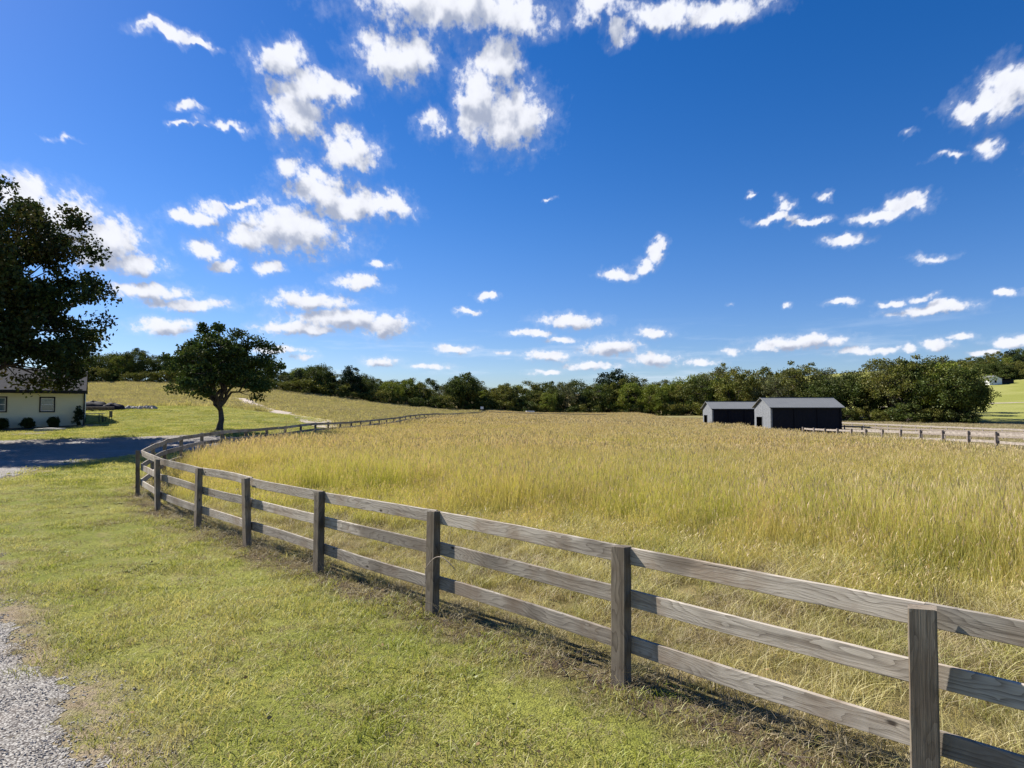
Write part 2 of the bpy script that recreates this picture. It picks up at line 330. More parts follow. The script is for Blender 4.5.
def wood(name, dark, light, warm, scale=1.0, axis=0, post=False):
    m, t, b = mat(name); p = t.objco(); r = t.objrand()
    off = t.comb(t.math('MULTIPLY', r, 37.0), t.math('MULTIPLY', r, 91.0), t.math('MULTIPLY', r, 53.0))
    x, y, z = t.sep(p)
    if axis == 0: L, A_, B_ = x, y, z
    else: L, A_, B_ = z, x, y
    q = t.vm('ADD', t.comb(t.math('MULTIPLY', L, 1.0), t.math('MULTIPLY', A_, 9.0), t.math('MULTIPLY', B_, 9.0)), off)
    wv = t.noise(t.vm('ADD', t.comb(t.math('MULTIPLY', L, .9), t.math('MULTIPLY', A_, 3.0), t.math('MULTIPLY', B_, 3.5)), off), 1.0, 3, .5)
    ring = t.math('FRACT', t.math('ADD', t.math('MULTIPLY', wv, 16.0), t.math('MULTIPLY', B_, 28.0)))
    ring = t.math('POWER', ring, 2.4)
    streak = t.maprange(t.noise(t.vm('ADD', t.comb(t.math('MULTIPLY', L, .5), t.math('MULTIPLY', A_, 26.0), t.math('MULTIPLY', B_, 26.0)), off), 1.0, 4, .65), .48, .68)
    fib = t.noise(t.vm('ADD', t.comb(t.math('MULTIPLY', L, 3.5), t.math('MULTIPLY', A_, 160.0), t.math('MULTIPLY', B_, 160.0)), off), 1.0, 3, .6)
    crack = t.noise(t.vm('ADD', t.comb(t.math('MULTIPLY', L, 1.2), t.math('MULTIPLY', A_, 60.0), t.math('MULTIPLY', B_, 60.0)), off), 1.0, 2, .5)
    crack = t.maprange(crack, .70, .76)
    vor = t.n.new('ShaderNodeTexVoronoi'); vor.inputs['Scale'].default_value = 1.0
    t.link(t.vm('ADD', t.comb(t.math('MULTIPLY', L, 2.4), t.math('MULTIPLY', A_, 2.0), t.math('MULTIPLY', B_, 5.2)), off), vor.inputs['Vector'])
    knot = t.maprange(vor.outputs['Distance'], .04, .12, 1, 0)
    knot = t.math('MAXIMUM', knot, 0.0)
    stain = t.noise(t.vm('ADD', p, off), 2.3, 4, .6)
    c = t.mix(t.math('MULTIPLY', ring, .85), light, dark)
    c = t.mix(t.maprange(fib, .35, .7, 0, .55), c, tuple(v * 1.25 for v in light))
    c = t.mix(t.maprange(stain, .42, .72, 0, .7), c, warm)
    c = t.mix(t.math('MULTIPLY', t.maprange(t.noise(t.vm('ADD', p, off), 1.1, 3), .5, .68), .55), c, tuple(v * .6 for v in dark))
    c = t.mix(t.math('MULTIPLY', streak, .5), c, tuple(v * 1.1 for v in dark))
    c = t.mix(t.math('MULTIPLY', knot, .9), c, (.035, .026, .02)); c = t.mix(t.math('MULTIPLY', crack, .8), c, (.03, .025, .02))
    c = t.vm('SCALE', c, t.maprange(r, 0, 1, .78, 1.18))
    t.link(c, b.inputs['Base Color']); b.inputs['Roughness'].default_value = .75; b.inputs['Specular IOR Level'].default_value = .15
    h = t.math('SUBTRACT', t.math('ADD', t.math('MULTIPLY', ring, -.25), fib), t.math('MULTIPLY', t.math('ADD', crack, knot), .8))
    t.link(t.bump(h, .5, .004), b.inputs['Normal']); return m

M = {}
M['rail'] = wood('weathered_rail_wood', (.085, .068, .052), (.38, .34, .285), (.22, .16, .11))
M['post'] = wood('weathered_post_wood', (.055, .045, .035), (.21, .18, .14), (.14, .105, .075), axis=2)
M['far_wood'] = simple('weathered_wood', (.24, .2, .17), nscale=6)
M['pale_wood'] = simple('sun_bleached_wood', (.27, .235, .205), nscale=6)
M['bark'] = simple('bark', (.075, .06, .05), nscale=6, namp=.4, bumps=.8, bscale=18)
M['roof_metal'] = None
M['concrete'] = simple('concrete', (.42, .40, .36), bumps=.3)
M['dark_board'] = simple('shade_black_board', (.007, .007, .013), nscale=5)  # near black: deep shade of the shed fronts put into the colour
M['grey_board'] = simple('grey_board', (.16, .17, .185), nscale=9, namp=.3)
M['black_trim'] = simple('black_trim', (.012, .013, .018), rough=.4)
M['white'] = simple('white_paint', (.75, .75, .74), rough=.4, namp=.06)
M['stone'] = simple('pale_stone', (.32, .29, .27), nscale=8, namp=.3, bumps=.5)
M['tarp'] = simple('dark_tarp', (.014, .014, .022), rough=.85, nscale=4)
M['soil'] = simple('soil', (.10, .075, .055), nscale=6, namp=.4, bumps=.6)

# ground
m, t, b = mat('ground_cover'); p = t.pos()
n1 = t.noise(p, .35, 4, .6); n2 = t.noise(p, 2.2, 4, .65); n3 = t.noise(p, 14, 3, .7); n4 = t.noise(p, .06, 3, .55)
lawnc = t.mix(t.maprange(n1, .35, .65), (.16, .18, .03), (.24, .24, .055))
lawnc = t.mix(t.maprange(n3, .4, .7, 0, .6), lawnc, (.055, .06, .02))
lawnc = t.mix(t.maprange(n2, .5, .72, 0, .55), lawnc, (.26, .21, .10))
fieldc = t.mix(t.maprange(n2, .35, .65), (.15, .125, .045), (.24, .19, .08))
fieldc = t.mix(t.maprange(n3, .4, .7, 0, .6), fieldc, (.07, .06, .03))
pastc = t.mix(t.maprange(n1, .35, .65), (.25, .215, .10), (.20, .19, .075))
pastc = t.mix(t.maprange(n3, .4, .7, 0, .4), pastc, (.12, .10, .05))
hillc = t.mix(t.maprange(n4, .35, .65), (.21, .22, .05), (.26, .26, .08))
c = t.mix(t.attr('lawn'), fieldc, lawnc); c = t.mix(t.attr('pasture'), c, pastc); c = t.mix(t.attr('hill'), c, hillc)
c = t.mix(t.math('MULTIPLY', t.attr('soil'), t.maprange(n2, .3, .6)), c, (.075, .052, .038))
c = t.mix(t.math('MULTIPLY', t.attr('verge'), t.maprange(n2, .25, .55)), c, (.27, .21, .15))
t.link(c, b.inputs['Base Color']); b.inputs['Roughness'].default_value = 1; b.inputs['Specular IOR Level'].default_value = .1
t.link(t.bump(t.math('ADD', n3, t.noise(p, 60, 2)), .9, .03), b.inputs['Normal']); M['ground'] = m
# gravel
m, t, b = mat('gravel'); p = t.pos()
vor = t.n.new('ShaderNodeTexVoronoi'); t.link(t.vm('ADD', p, t.vm('SCALE', t.noise(p, 20, 2, color=True), .02)), vor.inputs['Vector']); vor.inputs['Scale'].default_value = 62
vc = t.sep(vor.outputs['Color'])[0]
c = t.mix(vc, (.17, .16, .145), (.46, .44, .40)); c = t.mix(t.maprange(vor.outputs['Distance'], .35, .7), c, (.07, .06, .055))
big_ = t.noise(p, .8, 4, .6); c = t.mix(t.maprange(big_, .45, .75, 0, .7), c, (.30, .25, .21))
c = t.mix(t.maprange(t.noise(p, 3.5, 4, .7), .55, .75, 0, .6), c, (.13, .11, .07))
c = t.mix(t.maprange(t.noise(p, .25, 4, .6), .5, .75, 0, .5), c, (.33, .32, .315))
t.link(c, b.inputs['Base Color']); b.inputs['Roughness'].default_value = .95
t.link(t.bump(t.math('SUBTRACT', 1, vor.outputs['Distance']), .8, .006), b.inputs['Normal']); M['gravel'] = m
M['track'] = simple('sandy_track', (.37, .31, .25), nscale=.5, namp=.2, bumps=.4, bscale=8)
# metal roof
m, t, b = mat('ribbed_metal_roof'); x, y, z = t.sep(t.objco())
rib = t.math('POWER', t.math('ABSOLUTE', t.math('SINE', t.math('MULTIPLY', x, 10.0))), .4)
t.link(t.mix(t.noise(t.objco(), 1.2, 4), (.15, .155, .155), (.20, .205, .20)), b.inputs['Base Color']); b.inputs['Metallic'].default_value = 0; b.inputs['Roughness'].default_value = .5
t.link(t.bump(rib, .6, .03), b.inputs['Normal']); M['roof_metal'] = m
# shingles
m, t, b = mat('asphalt_shingle'); p = t.objco(); br_ = t.n.new('ShaderNodeTexBrick'); t.link(t.vm('MULTIPLY', p, (1, 1, 1)), br_.inputs['Vector'])
t.link((.05, .05, .054), br_.inputs['Color1']); t.link((.075, .075, .08), br_.inputs['Color2']); t.link((.08, .08, .08), br_.inputs['Mortar'])
br_.inputs['Scale'].default_value = 3; br_.inputs['Mortar Size'].default_value = .01
t.link(t.mix(t.maprange(t.noise(p, 14, 3), .3, .7, 0, .5), br_.outputs[0], (.04, .04, .044)), b.inputs['Base Color']); b.inputs['Specular IOR Level'].default_value = .05; b.inputs['Roughness'].default_value = 1; M['shingle'] = m
# cream siding
m, t, b = mat('cream_siding'); x, y, z = t.sep(t.objco())
s_ = t.math('FRACT', t.math('MULTIPLY', z, 6.5)); t.link(t.mix(t.noise(t.objco(), 1.5, 3), (.74, .71, .52), (.80, .77, .59)), b.inputs['Base Color'])
t.link(t.bump(s_, .5, .012), b.inputs['Normal']); M['siding'] = m
m, t, b = mat('window_glass'); t.link((.10, .16, .19), b.inputs['Base Color']); b.inputs['Roughness'].default_value = .05; b.inputs['Specular IOR Level'].default_value = 1.0; M['glass'] = m
m, t, b = mat('curtain_cloth'); t.link((.4, .5, .52), b.inputs['Base Color']); M['curtain'] = m

# grasses
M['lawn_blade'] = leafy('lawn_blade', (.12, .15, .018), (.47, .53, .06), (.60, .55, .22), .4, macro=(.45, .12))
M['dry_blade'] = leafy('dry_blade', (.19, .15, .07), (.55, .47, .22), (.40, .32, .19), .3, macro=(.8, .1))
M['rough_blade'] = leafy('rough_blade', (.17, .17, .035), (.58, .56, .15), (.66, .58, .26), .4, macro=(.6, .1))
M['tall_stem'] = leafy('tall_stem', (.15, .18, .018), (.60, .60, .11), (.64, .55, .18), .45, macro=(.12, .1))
M['seed_head'] = leafy('seed_head', (.46, .37, .15), (.60, .48, .25), (.56, .41, .23), .4, macro=(.1, 0))
M['far_head'] = leafy('far_head', (.42, .34, .14), (.58, .46, .24), (.52, .40, .22), .38, macro=(.07, 0))
M['tan_head'] = leafy('tan_head', (.26, .23, .10), (.43, .36, .21), (.40, .33, .19), .3, macro=(.06, 0))

# ------------------------------------------------------------------ ground sheet
NS, NR = 400, 520
ang = np.arange(NS) * 2 * math.pi / NS; rad = np.concatenate([[0.0], .5 * (4500 / .5) ** (np.arange(NR) / (NR - 1))])
gx = (rad[1:, None] * np.sin(ang)[None]).ravel(); gy = (rad[1:, None] * np.cos(ang)[None]).ravel()
gx = np.concatenate([[0], gx]); gy = np.concatenate([[0], gy]); gz = height(gx, gy)
i = np.arange(NR - 1)[:, None] * NS + 1; j = np.arange(NS)[None]; k = (j + 1) % NS
quads = np.stack([i + j, i + NS + j, i + NS + k, i + k], -1).reshape(-1, 4)
tris = np.stack([np.zeros(NS, int), 1 + np.arange(NS), 1 + (np.arange(NS) + 1) % NS], -1)
# keep the up side up
a_lawn = lawn_mask(gx, gy); fd = fence_dist(gx, gy)
a_past = np.clip((gx - right_x(gy)) / 1.0, 0, 1) * (gy < 175) 
a_hill = np.maximum(np.clip((gy - 150) / 20, 0, 1) * np.clip((gx - 90) / 20, 0, 1), np.clip((gy - 128) / 6, 0, 1) * np.clip((gx / np.maximum(gy, 1) - .70) / .03, 0, 1))
a_soil = np.clip(1 - np.abs(fd + .12) / .55, 0, 1) * (gy < 80)
a_edge = np.clip(1 - np.abs(drive_d(gx, gy) + .1) / .5, 0, 1) * (gy < 34)
gm = mesh_np('ground', np.stack([gx, gy, gz], -1), quads[:, ::-1], tris[:, ::-1], True, attrs={'lawn': a_lawn, 'pasture': a_past, 'hill': a_hill, 'soil': a_soil, 'verge': a_edge}, mat=M['ground'])
if gm.polygons[1000].normal.z < 0: gm.flip_normals()
tag(obj('ground', gm), kind='structure')

def sheet(name, x0, y0, x1, y1, step, fn, lift, material):
    xs = np.arange(x0, x1, step); ys = np.arange(y0, y1, step); X, Y = np.meshgrid(xs, ys, indexing='ij'); nx, ny = X.shape
    Z = height(X.ravel(), Y.ravel()) + lift
    cxm = (X[:-1, :-1] + step / 2).ravel(); cym = (Y[:-1, :-1] + step / 2).ravel()
    keep = fn(cxm, cym) > 0
    ii, jj = np.meshgrid(np.arange(nx - 1), np.arange(ny - 1), indexing='ij'); b0 = (ii * ny + jj).ravel()
    q = np.stack([b0, b0 + ny, b0 + ny + 1, b0 + 1], -1)[keep]
    used = np.unique(q); remap = np.full(nx * ny, -1); remap[used] = np.arange(len(used))
    V = np.stack([X.ravel(), Y.ravel(), Z], -1)[used]
    return V, remap[q]
Va, Qa = sheet('d', -20, -6, 5, 20, .035, drive_d, .004, None)
Vb, Qb = sheet('d', -90, 20, -12, 41, .2, drive_d, .014, None)
tag(obj('driveway', mesh_np('driveway', np.vstack([Va, Vb]), np.vstack([Qa, Qb + len(Va)]), None, True, mat=M['gravel'])), kind='structure')
def track_d(x, y): return 1.5 - line_dist(TRACK, x, y) * 1.0 + (vnoise(x, y, 1.6, 5) - .5) * 1.8
V, Q = sheet('t', -50, 50, -12, 115, .35, track_d, .03, None)
tag(obj('sandy_path', mesh_np('sandy_path', V, Q, None, True, mat=M['track'])), kind='structure')
def hillpath_d(x, y): return 2.0 - np.abs(y - 229 - (x - 160) * .03) + (vnoise(x, y, 6, 5) - .5) * 1.0
V, Q = sheet('t', 120, 215, 300, 245, 1.0, hillpath_d, .06, None)
tag(obj('hillside_path', mesh_np('hillside_path', V, Q, None, True, mat=M['track'])), kind='structure')

# ------------------------------------------------------------------ grass: tuft meshes scattered by geometry nodes (uncountable stuff)
def blades(n, R0, h0, h1, w, bend, seed, head=0, mats=None, segs=3, spread=1.0, headw=3.0, square=False):
    g = np.random.default_rng(seed)
    if square: cx, cy = g.uniform(-R0, R0, n), g.uniform(-R0, R0, n)
    else:
        r = R0 * np.sqrt(g.uniform(0, 1, n)); a = g.uniform(0, 6.283, n); cx, cy = r * np.cos(a), r * np.sin(a)
    H = g.uniform(h0, h1, n); d = g.uniform(0, 6.283, n); wd = g.uniform(0, 6.283, n); bd = bend * g.uniform(.3, 1.2, n) * H
    u = g.uniform(0, 1, n); V = []; UV = []; Q = []
    ts = np.linspace(0, 1, segs + 1); nv = (segs + 1) * 2
    Vs = np.zeros((n, nv, 3)); Us = np.zeros((n, nv, 2))
    for k, tt in enumerate(ts):
        x = cx + np.cos(d) * bd * tt ** 2; y = cy + np.sin(d) * bd * tt ** 2; z = H * tt * (1 - .25 * bend * tt)
        ww = w * (1 - tt * .85) * .5
        for s_, q in ((-1, 0), (1, 1)):
            Vs[:, 2 * k + q] = np.stack([x + s_ * np.cos(wd) * ww, y + s_ * np.sin(wd) * ww, z], -1); Us[:, 2 * k + q] = np.stack([u, np.full(n, tt)], -1)
    base = np.arange(n)[:, None, None] * nv; kk = np.arange(segs)[None, :, None] * 2
    q = (base + kk + np.array([0, 1, 3, 2])[None, None]).reshape(-1, 4)
    V = Vs.reshape(-1, 3); UV = Us.reshape(-1, 2); mi = np.zeros(len(q), int)
    if head:
        m_ = int(n * head); idx = g.choice(n, m_, replace=False); tipx = cx + np.cos(d) * bd; tipy = cy + np.sin(d) * bd; tz = H * (1 - .25 * bend)
        L = g.uniform(.08, .2, m_) * (h1 / 1.0); hw = w * headw * g.uniform(.6, 1.2, m_)
        ex = np.cos(wd[idx] + 1.2); ey = np.sin(wd[idx] + 1.2)
        hv = np.zeros((m_, 4, 3)); lean = np.stack([np.cos(d[idx]) * L * .3, np.sin(d[idx]) * L * .3], -1)
        X, Y, Z = tipx[idx], tipy[idx], tz[idx]
        hv[:, 0] = np.stack([X, Y, Z - L * .5], -1); hv[:, 2] = np.stack([X + lean[:, 0], Y + lean[:, 1], Z + L * .6], -1)
        hv[:, 1] = np.stack([X + ex * hw / 2, Y + ey * hw / 2, Z], -1); hv[:, 3] = np.stack([X - ex * hw / 2, Y - ey * hw / 2, Z], -1)
        hu = np.zeros((m_, 4, 2)); hu[:, :, 0] = u[idx][:, None]; hu[:, 2, 1] = 1; hu[:, 1, 1] = .5; hu[:, 3, 1] = .5
        q = np.vstack([q, (len(V) + np.arange(m_)[:, None] * 4 + np.arange(4)[None])]); V = np.vstack([V, hv.reshape(-1, 3)]); UV = np.vstack([UV, hu.reshape(-1, 2)])
        mi = np.concatenate([mi, np.ones(m_, int)])
    me = mesh_np('tuft', V, q, None, True, uv=UV)
    for mm in mats: me.materials.append(mm)
    me.polygons.foreach_set('material_index', mi.astype(np.int32)); return me
def tuft_set(name, meshes):
    c = bpy.data.collections.new(name)
    for k, me in enumerate(meshes): c.objects.link(bpy.data.objects.new('%s_tuft_%02d' % (name, k), me))
    return c
def scatter(name, x, y, s, nvar, coll, label, tilt=.06, sz=None, cat='grass', lift=0.0):
    n = len(x); z = height(x, y) - .01 + lift
    me = bpy.data.meshes.new(name); me.vertices.add(n); me.vertices.foreach_set('co', np.stack([x, y, z], -1).astype(np.float32).ravel())
    rot = np.stack([rng.normal(0, tilt, n), rng.normal(0, tilt, n), rng.uniform(0, 6.283, n)], -1); sc = np.stack([s, s, s * (sz if sz is not None else 1)], -1)
    for nm, v in (('rot', rot), ('scl', sc)):
        a = me.attributes.new(nm, 'FLOAT_VECTOR', 'POINT'); a.data.foreach_set('vector', v.astype(np.float32).ravel())
    a = me.attributes.new('idx', 'INT', 'POINT'); a.data.foreach_set('value', rng.integers(0, nvar, n).astype(np.int32))
    o = obj(name, me); ng = bpy.data.node_groups.new(name, 'GeometryNodeTree')
    ng.interface.new_socket('Geometry', in_out='INPUT', socket_type='NodeSocketGeometry'); ng.interface.new_socket('Geometry', in_out='OUTPUT', socket_type='NodeSocketGeometry')
    N = ng.nodes; gi = N.new('NodeGroupInput'); go = N.new('NodeGroupOutput'); ip = N.new('GeometryNodeInstanceOnPoints'); ci = N.new('GeometryNodeCollectionInfo')
    ci.inputs['Collection'].default_value = coll; ci.inputs['Separate Children'].default_value = True; ci.inputs['Reset Children'].default_value = True
    def at(nm, typ): a = N.new('GeometryNodeInputNamedAttribute'); a.data_type = typ; a.inputs[0].default_value = nm; return [q for q in a.outputs if q.enabled and q.name == 'Attribute'][0]
    Lk = ng.links.new; Lk(gi.outputs[0], ip.inputs['Points']); Lk(ci.outputs[0], ip.inputs['Instance']); ip.inputs['Pick Instance'].default_value = True
    Lk(at('idx', 'INT'), ip.inputs['Instance Index']); Lk(at('rot', 'FLOAT_VECTOR'), ip.inputs['Rotation']); Lk(at('scl', 'FLOAT_VECTOR'), ip.inputs['Scale'])
    Lk(ip.outputs[0], go.inputs[0]); md = o.modifiers.new('scatter', 'NODES'); md.node_group = ng
    return tag(o, label, cat, kind='stuff')
def rand_pts(x0, x1, y0, y1, dens):
    n = int(abs((x1 - x0) * (y1 - y0)) * dens); return rng.uniform(x0, x1, n), rng.uniform(y0, y1, n)
def band(y0, y1, dens, ratio=.92, pad=4):
    """points in the view wedge and a margin beside it"""
    xm = ratio * y1 + pad; x, y = rand_pts(-xm, xm, y0, y1, dens); k = np.abs(x) < ratio * np.maximum(y, 0) + pad; return x[k], y[k]
_hc, _hs = math.cos(R(33)), math.sin(R(33))
def house_clear(x, y):
    u = -((x - HOUSE[2]) * _hc + (y - HOUSE[1]) * _hs); v = -(x - HOUSE[2]) * _hs + (y - HOUSE[1]) * _hc
    return ~((u > -.4) & (u < 17) & (v > -1.9) & (v < 9.3))
SHEDS = [(30.3, 75.0, 8.3, 5.0), (27.5, 88.0, 6.8, 4.2)]
def shed_clear(x, y, pad=.2):
    k = np.ones(len(x), bool)
    for (sx, sy, w, d) in SHEDS: k &= ~((x > sx - pad) & (x < sx + w + pad) & (y > sy - pad) & (y < sy + d + pad))
    return k

# mown lawn
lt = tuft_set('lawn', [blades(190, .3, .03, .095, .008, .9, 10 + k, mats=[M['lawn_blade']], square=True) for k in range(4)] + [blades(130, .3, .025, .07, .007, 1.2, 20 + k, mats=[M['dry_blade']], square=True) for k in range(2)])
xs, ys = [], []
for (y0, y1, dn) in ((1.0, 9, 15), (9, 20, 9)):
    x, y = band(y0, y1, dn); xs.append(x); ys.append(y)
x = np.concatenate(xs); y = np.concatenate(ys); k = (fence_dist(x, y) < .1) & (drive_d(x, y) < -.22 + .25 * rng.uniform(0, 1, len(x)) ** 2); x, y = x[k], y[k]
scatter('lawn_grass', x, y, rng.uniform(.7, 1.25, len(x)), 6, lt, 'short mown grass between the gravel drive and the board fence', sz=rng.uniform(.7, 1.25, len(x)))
lt2 = tuft_set('farlawn', [blades(150, .6, .04, .09, .02, .6, 30 + k, mats=[M['lawn_blade']], square=True) for k in range(4)])
x, y = band(19, 75, 2.6); k = (lawn_mask(x, y) > .3) & (drive_d(x, y) < .0) & house_clear(x, y) & (fence_dist(x, y) < .3); x, y = x[k], y[k]
scatter('yard_grass', x, y, rng.uniform(.8, 1.3, len(x)), 4, lt2, 'bright mown yard grass around the cream house and lone tree')

# rough fringe on both sides of the fence
rt = tuft_set('rough', [blades(110, .26, .10, .30, .006, 1.0, 40 + k, mats=[M['rough_blade']]) for k in range(3)] + [blades(90, .26, .08, .24, .006, 1.3, 50 + k, mats=[M['dry_blade']]) for k in range(3)])
x, y = band(1, 24, 16, pad=3); d_ = fence_dist(x, y); k = (d_ > .15) & (d_ < 6.6) & (rng.uniform(0, 1, len(x)) < np.interp(d_, [0, .4, 4.8, 6.6], [.7, 1, 1, .3])); x, y, d_ = x[k], y[k], d_[k]
s = np.interp(d_, [0, .6, 2.5, 5.5], [.55, .7, .95, 1.35]) * rng.uniform(.7, 1.3, len(x)) * (.75 + .5 * vnoise(x, y, 1.1, 12))
scatter('rough_field_grass', x, y, s, 6, rt, 'shaggy straw and green grass just inside the board fence')
x, y = band(1, 45, 22, pad=2); d_ = fence_dist(x, y); k = (d_ < .5) & (d_ > -.8) & (rng.uniform(0, 1, len(x)) < np.interp(d_, [-.8, -.3, 0, .5], [.15, .5, .9, .9])); x, y, d_ = x[k], y[k], d_[k]
dt = tuft_set('drygrass', [blades(70, .16, .05, .20, .005, 1.6, 60 + k, mats=[M['dry_blade']]) for k in range(4)])
scatter('dead_grass', x, y, np.interp(d_, [-.75, -.1, .3], [.5, .9, 1.15]) * rng.uniform(.6, 1.3, len(x)), 4, dt, 'dead straw coloured grass tangled along the foot of the fence', tilt=.2)
# ragged grass along the gravel edge
x, y = band(1.5, 12, 26, pad=2); dd = drive_d(x, y); k = (dd < .12) & (dd > -.5); x, y = x[k], y[k]
scatter('verge_grass', x, y, rng.uniform(.25, .5, len(x)), 4, dt, 'thin dry grass straggling over the edge of the gravel', tilt=.25)

# the tall hay field
T = [M['tall_stem'], M['seed_head']]
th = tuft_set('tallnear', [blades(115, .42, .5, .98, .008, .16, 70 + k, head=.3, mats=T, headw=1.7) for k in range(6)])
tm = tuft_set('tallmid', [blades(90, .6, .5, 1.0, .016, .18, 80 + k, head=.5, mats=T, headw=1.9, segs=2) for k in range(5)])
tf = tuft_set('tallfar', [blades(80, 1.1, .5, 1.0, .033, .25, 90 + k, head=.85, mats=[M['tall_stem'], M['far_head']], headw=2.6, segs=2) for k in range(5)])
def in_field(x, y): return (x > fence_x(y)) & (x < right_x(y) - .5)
def tall(x, y):
    d_ = fence_dist(x, y); off = np.interp(y, [13, 18, 26], [0, 1.2, 3.8]) * (x < 0); e = d_ + off + (vnoise(x, y, 1.8, 21) - .5) * 2.0 + (vnoise(x, y, .7, 23) - .5) * 1.2;
    e = np.where(d_ < .25, 0, e); lo = np.interp(x, [-9, -3, 3], [1.7, 2.7, 4.3]); hi = lo + 3.4; k = in_field(x, y) & (e > lo) & shed_clear(x, y)
    x, y, e, lo, hi = x[k], y[k], e[k], lo[k], hi[k]; return x, y, np.clip((e - lo) / (hi - lo), .35, 1) * np.clip((right_x(y) - x) / 7, .38, 1) * (.84 + .34 * vnoise(x, y, 5, 22))
x, y = band(3, 24, 8, ratio=.9); x, y, hs_ = tall(x, y)
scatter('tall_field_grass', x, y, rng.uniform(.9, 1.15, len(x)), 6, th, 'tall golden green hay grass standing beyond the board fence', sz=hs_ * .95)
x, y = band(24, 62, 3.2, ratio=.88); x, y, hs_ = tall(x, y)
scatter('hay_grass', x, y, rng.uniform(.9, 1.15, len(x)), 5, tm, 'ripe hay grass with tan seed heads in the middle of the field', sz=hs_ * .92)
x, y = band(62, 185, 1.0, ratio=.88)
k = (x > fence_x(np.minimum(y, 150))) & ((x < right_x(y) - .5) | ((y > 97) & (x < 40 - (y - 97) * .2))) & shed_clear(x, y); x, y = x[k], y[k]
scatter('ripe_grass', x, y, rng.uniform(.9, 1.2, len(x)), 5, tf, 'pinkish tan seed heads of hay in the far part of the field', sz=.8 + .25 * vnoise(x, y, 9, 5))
# meadow on the rising ground at the left, and pasture at the right
mt = tuft_set('meadow', [blades(90, 1.0, .22, .6, .04, .5, 100 + k, head=.5, mats=[M['rough_blade'], M['tan_head']], headw=2, segs=2) for k in range(4)])
x, y = band(52, 185, 1.0, ratio=.95)
k = (x < fence_x(np.minimum(y, 150)) - 1) & (lawn_mask(x, y) < .1) & (track_d(x, y) < 0) & (y > lawn_far(x) + .5) & (y < np.interp(x, [-180, -60, -10], [158, 160, 185])); x, y = x[k], y[k]
scatter('meadow_grass', x, y, rng.uniform(.6, 1.15, len(x)) * (.5 + .6 * vnoise(x, y, 7, 3) + .7 * vnoise(x, y, 2.5, 31) ** 3), 4, mt, 'tan rough meadow grass on the slope below the left tree line')
pt = tuft_set('pasturegrass', [blades(80, .9, .08, .26, .03, .5, 110 + k, mats=[M['dry_blade']], segs=2) for k in range(3)])
x, y = band(30, 150, .7, ratio=.95); k = (x > right_x(y) + .2) & shed_clear(x, y, -.1) & ((y < 129) | (x < .71 * y)); x, y = x[k], y[k]
scatter('pasture_grass', x, y, rng.uniform(.7, 1.2, len(x)), 3, pt, 'short tan grazed grass of the paddocks at the right')

# ------------------------------------------------------------------ fences
def board(L, h, th, seed, segs=8, ch=.004, bow=.008):
    """weathered board along local X from 0 to L, a little bowed, with worn edges"""
    g = np.random.default_rng(seed); c = ch
    prof = np.array([(-th/2 + c, -h/2), (th/2 - c, -h/2), (th/2, -h/2 + c), (th/2, h/2 - c), (th/2 - c, h/2), (-th/2 + c, h/2), (-th/2, h/2 - c), (-th/2, -h/2 + c)])
    n = len(prof); V = []; b1, b2 = g.normal(0, bow), g.normal(0, bow * .8); tw = g.normal(0, .02)
    for i in range(segs + 1):
        k = i / segs; s = math.sin(math.pi * k); dz = b1 * s + g.normal(0, .0012); dy = b2 * s + g.normal(0, .001); a = tw * (k - .5)
        for (y, z) in prof: V.append((L * k, y * math.cos(a) - z * math.sin(a) + dy, y * math.sin(a) + z * math.cos(a) * (1 + g.normal(0, .004)) + dz))
    Q = [(i * n + j, i * n + (j + 1) % n, (i + 1) * n + (j + 1) % n, (i + 1) * n + j) for i in range(segs) for j in range(n)]
    b = MB(); b.add(V, Q)
    for base, rev in ((0, True), (segs * n, False)):
        c4 = [(base + 0, base + 1, base + 2, base + 7), (base + 2, base + 3, base + 6, base + 7), (base + 3, base + 4, base + 5, base + 6)]
        b.Q.append(np.array([tuple(reversed(q)) if rev else q for q in c4]))
    return b
def post_mb(w, d, h, seed, depth=.3):
    g = np.random.default_rng(seed); c = .008; segs = 9
    prof = np.array([(-w/2 + c, -d/2), (w/2 - c, -d/2), (w/2, -d/2 + c), (w/2, d/2 - c), (w/2 - c, d/2), (-w/2 + c, d/2), (-w/2, d/2 - c), (-w/2, -d/2 + c)]); n = 8; V = []
    for i in range(segs + 1):
        z = -depth + (h + depth) * i / segs; k = 1 + g.normal(0, .006)
        top = i == segs
        for (x, y) in prof:
            V.append((x * k * (.985 if top else 1) + g.normal(0, .0006), y * k * (.985 if top else 1), z + (g.uniform(-.012, .004) - .01 * (x / w) if top else 0)))
    Q = [(i * n + j, i * n + (j + 1) % n, (i + 1) * n + (j + 1) % n, (i + 1) * n + j) for i in range(segs) for j in range(n)]
    b = MB(); b.add(V, Q); s = segs * n; b.Q.append(np.array([(s, s + 1, s + 2, s + 7), (s + 2, s + 3, s + 6, s + 7), (s + 3, s + 4, s + 5, s + 6)])); return b
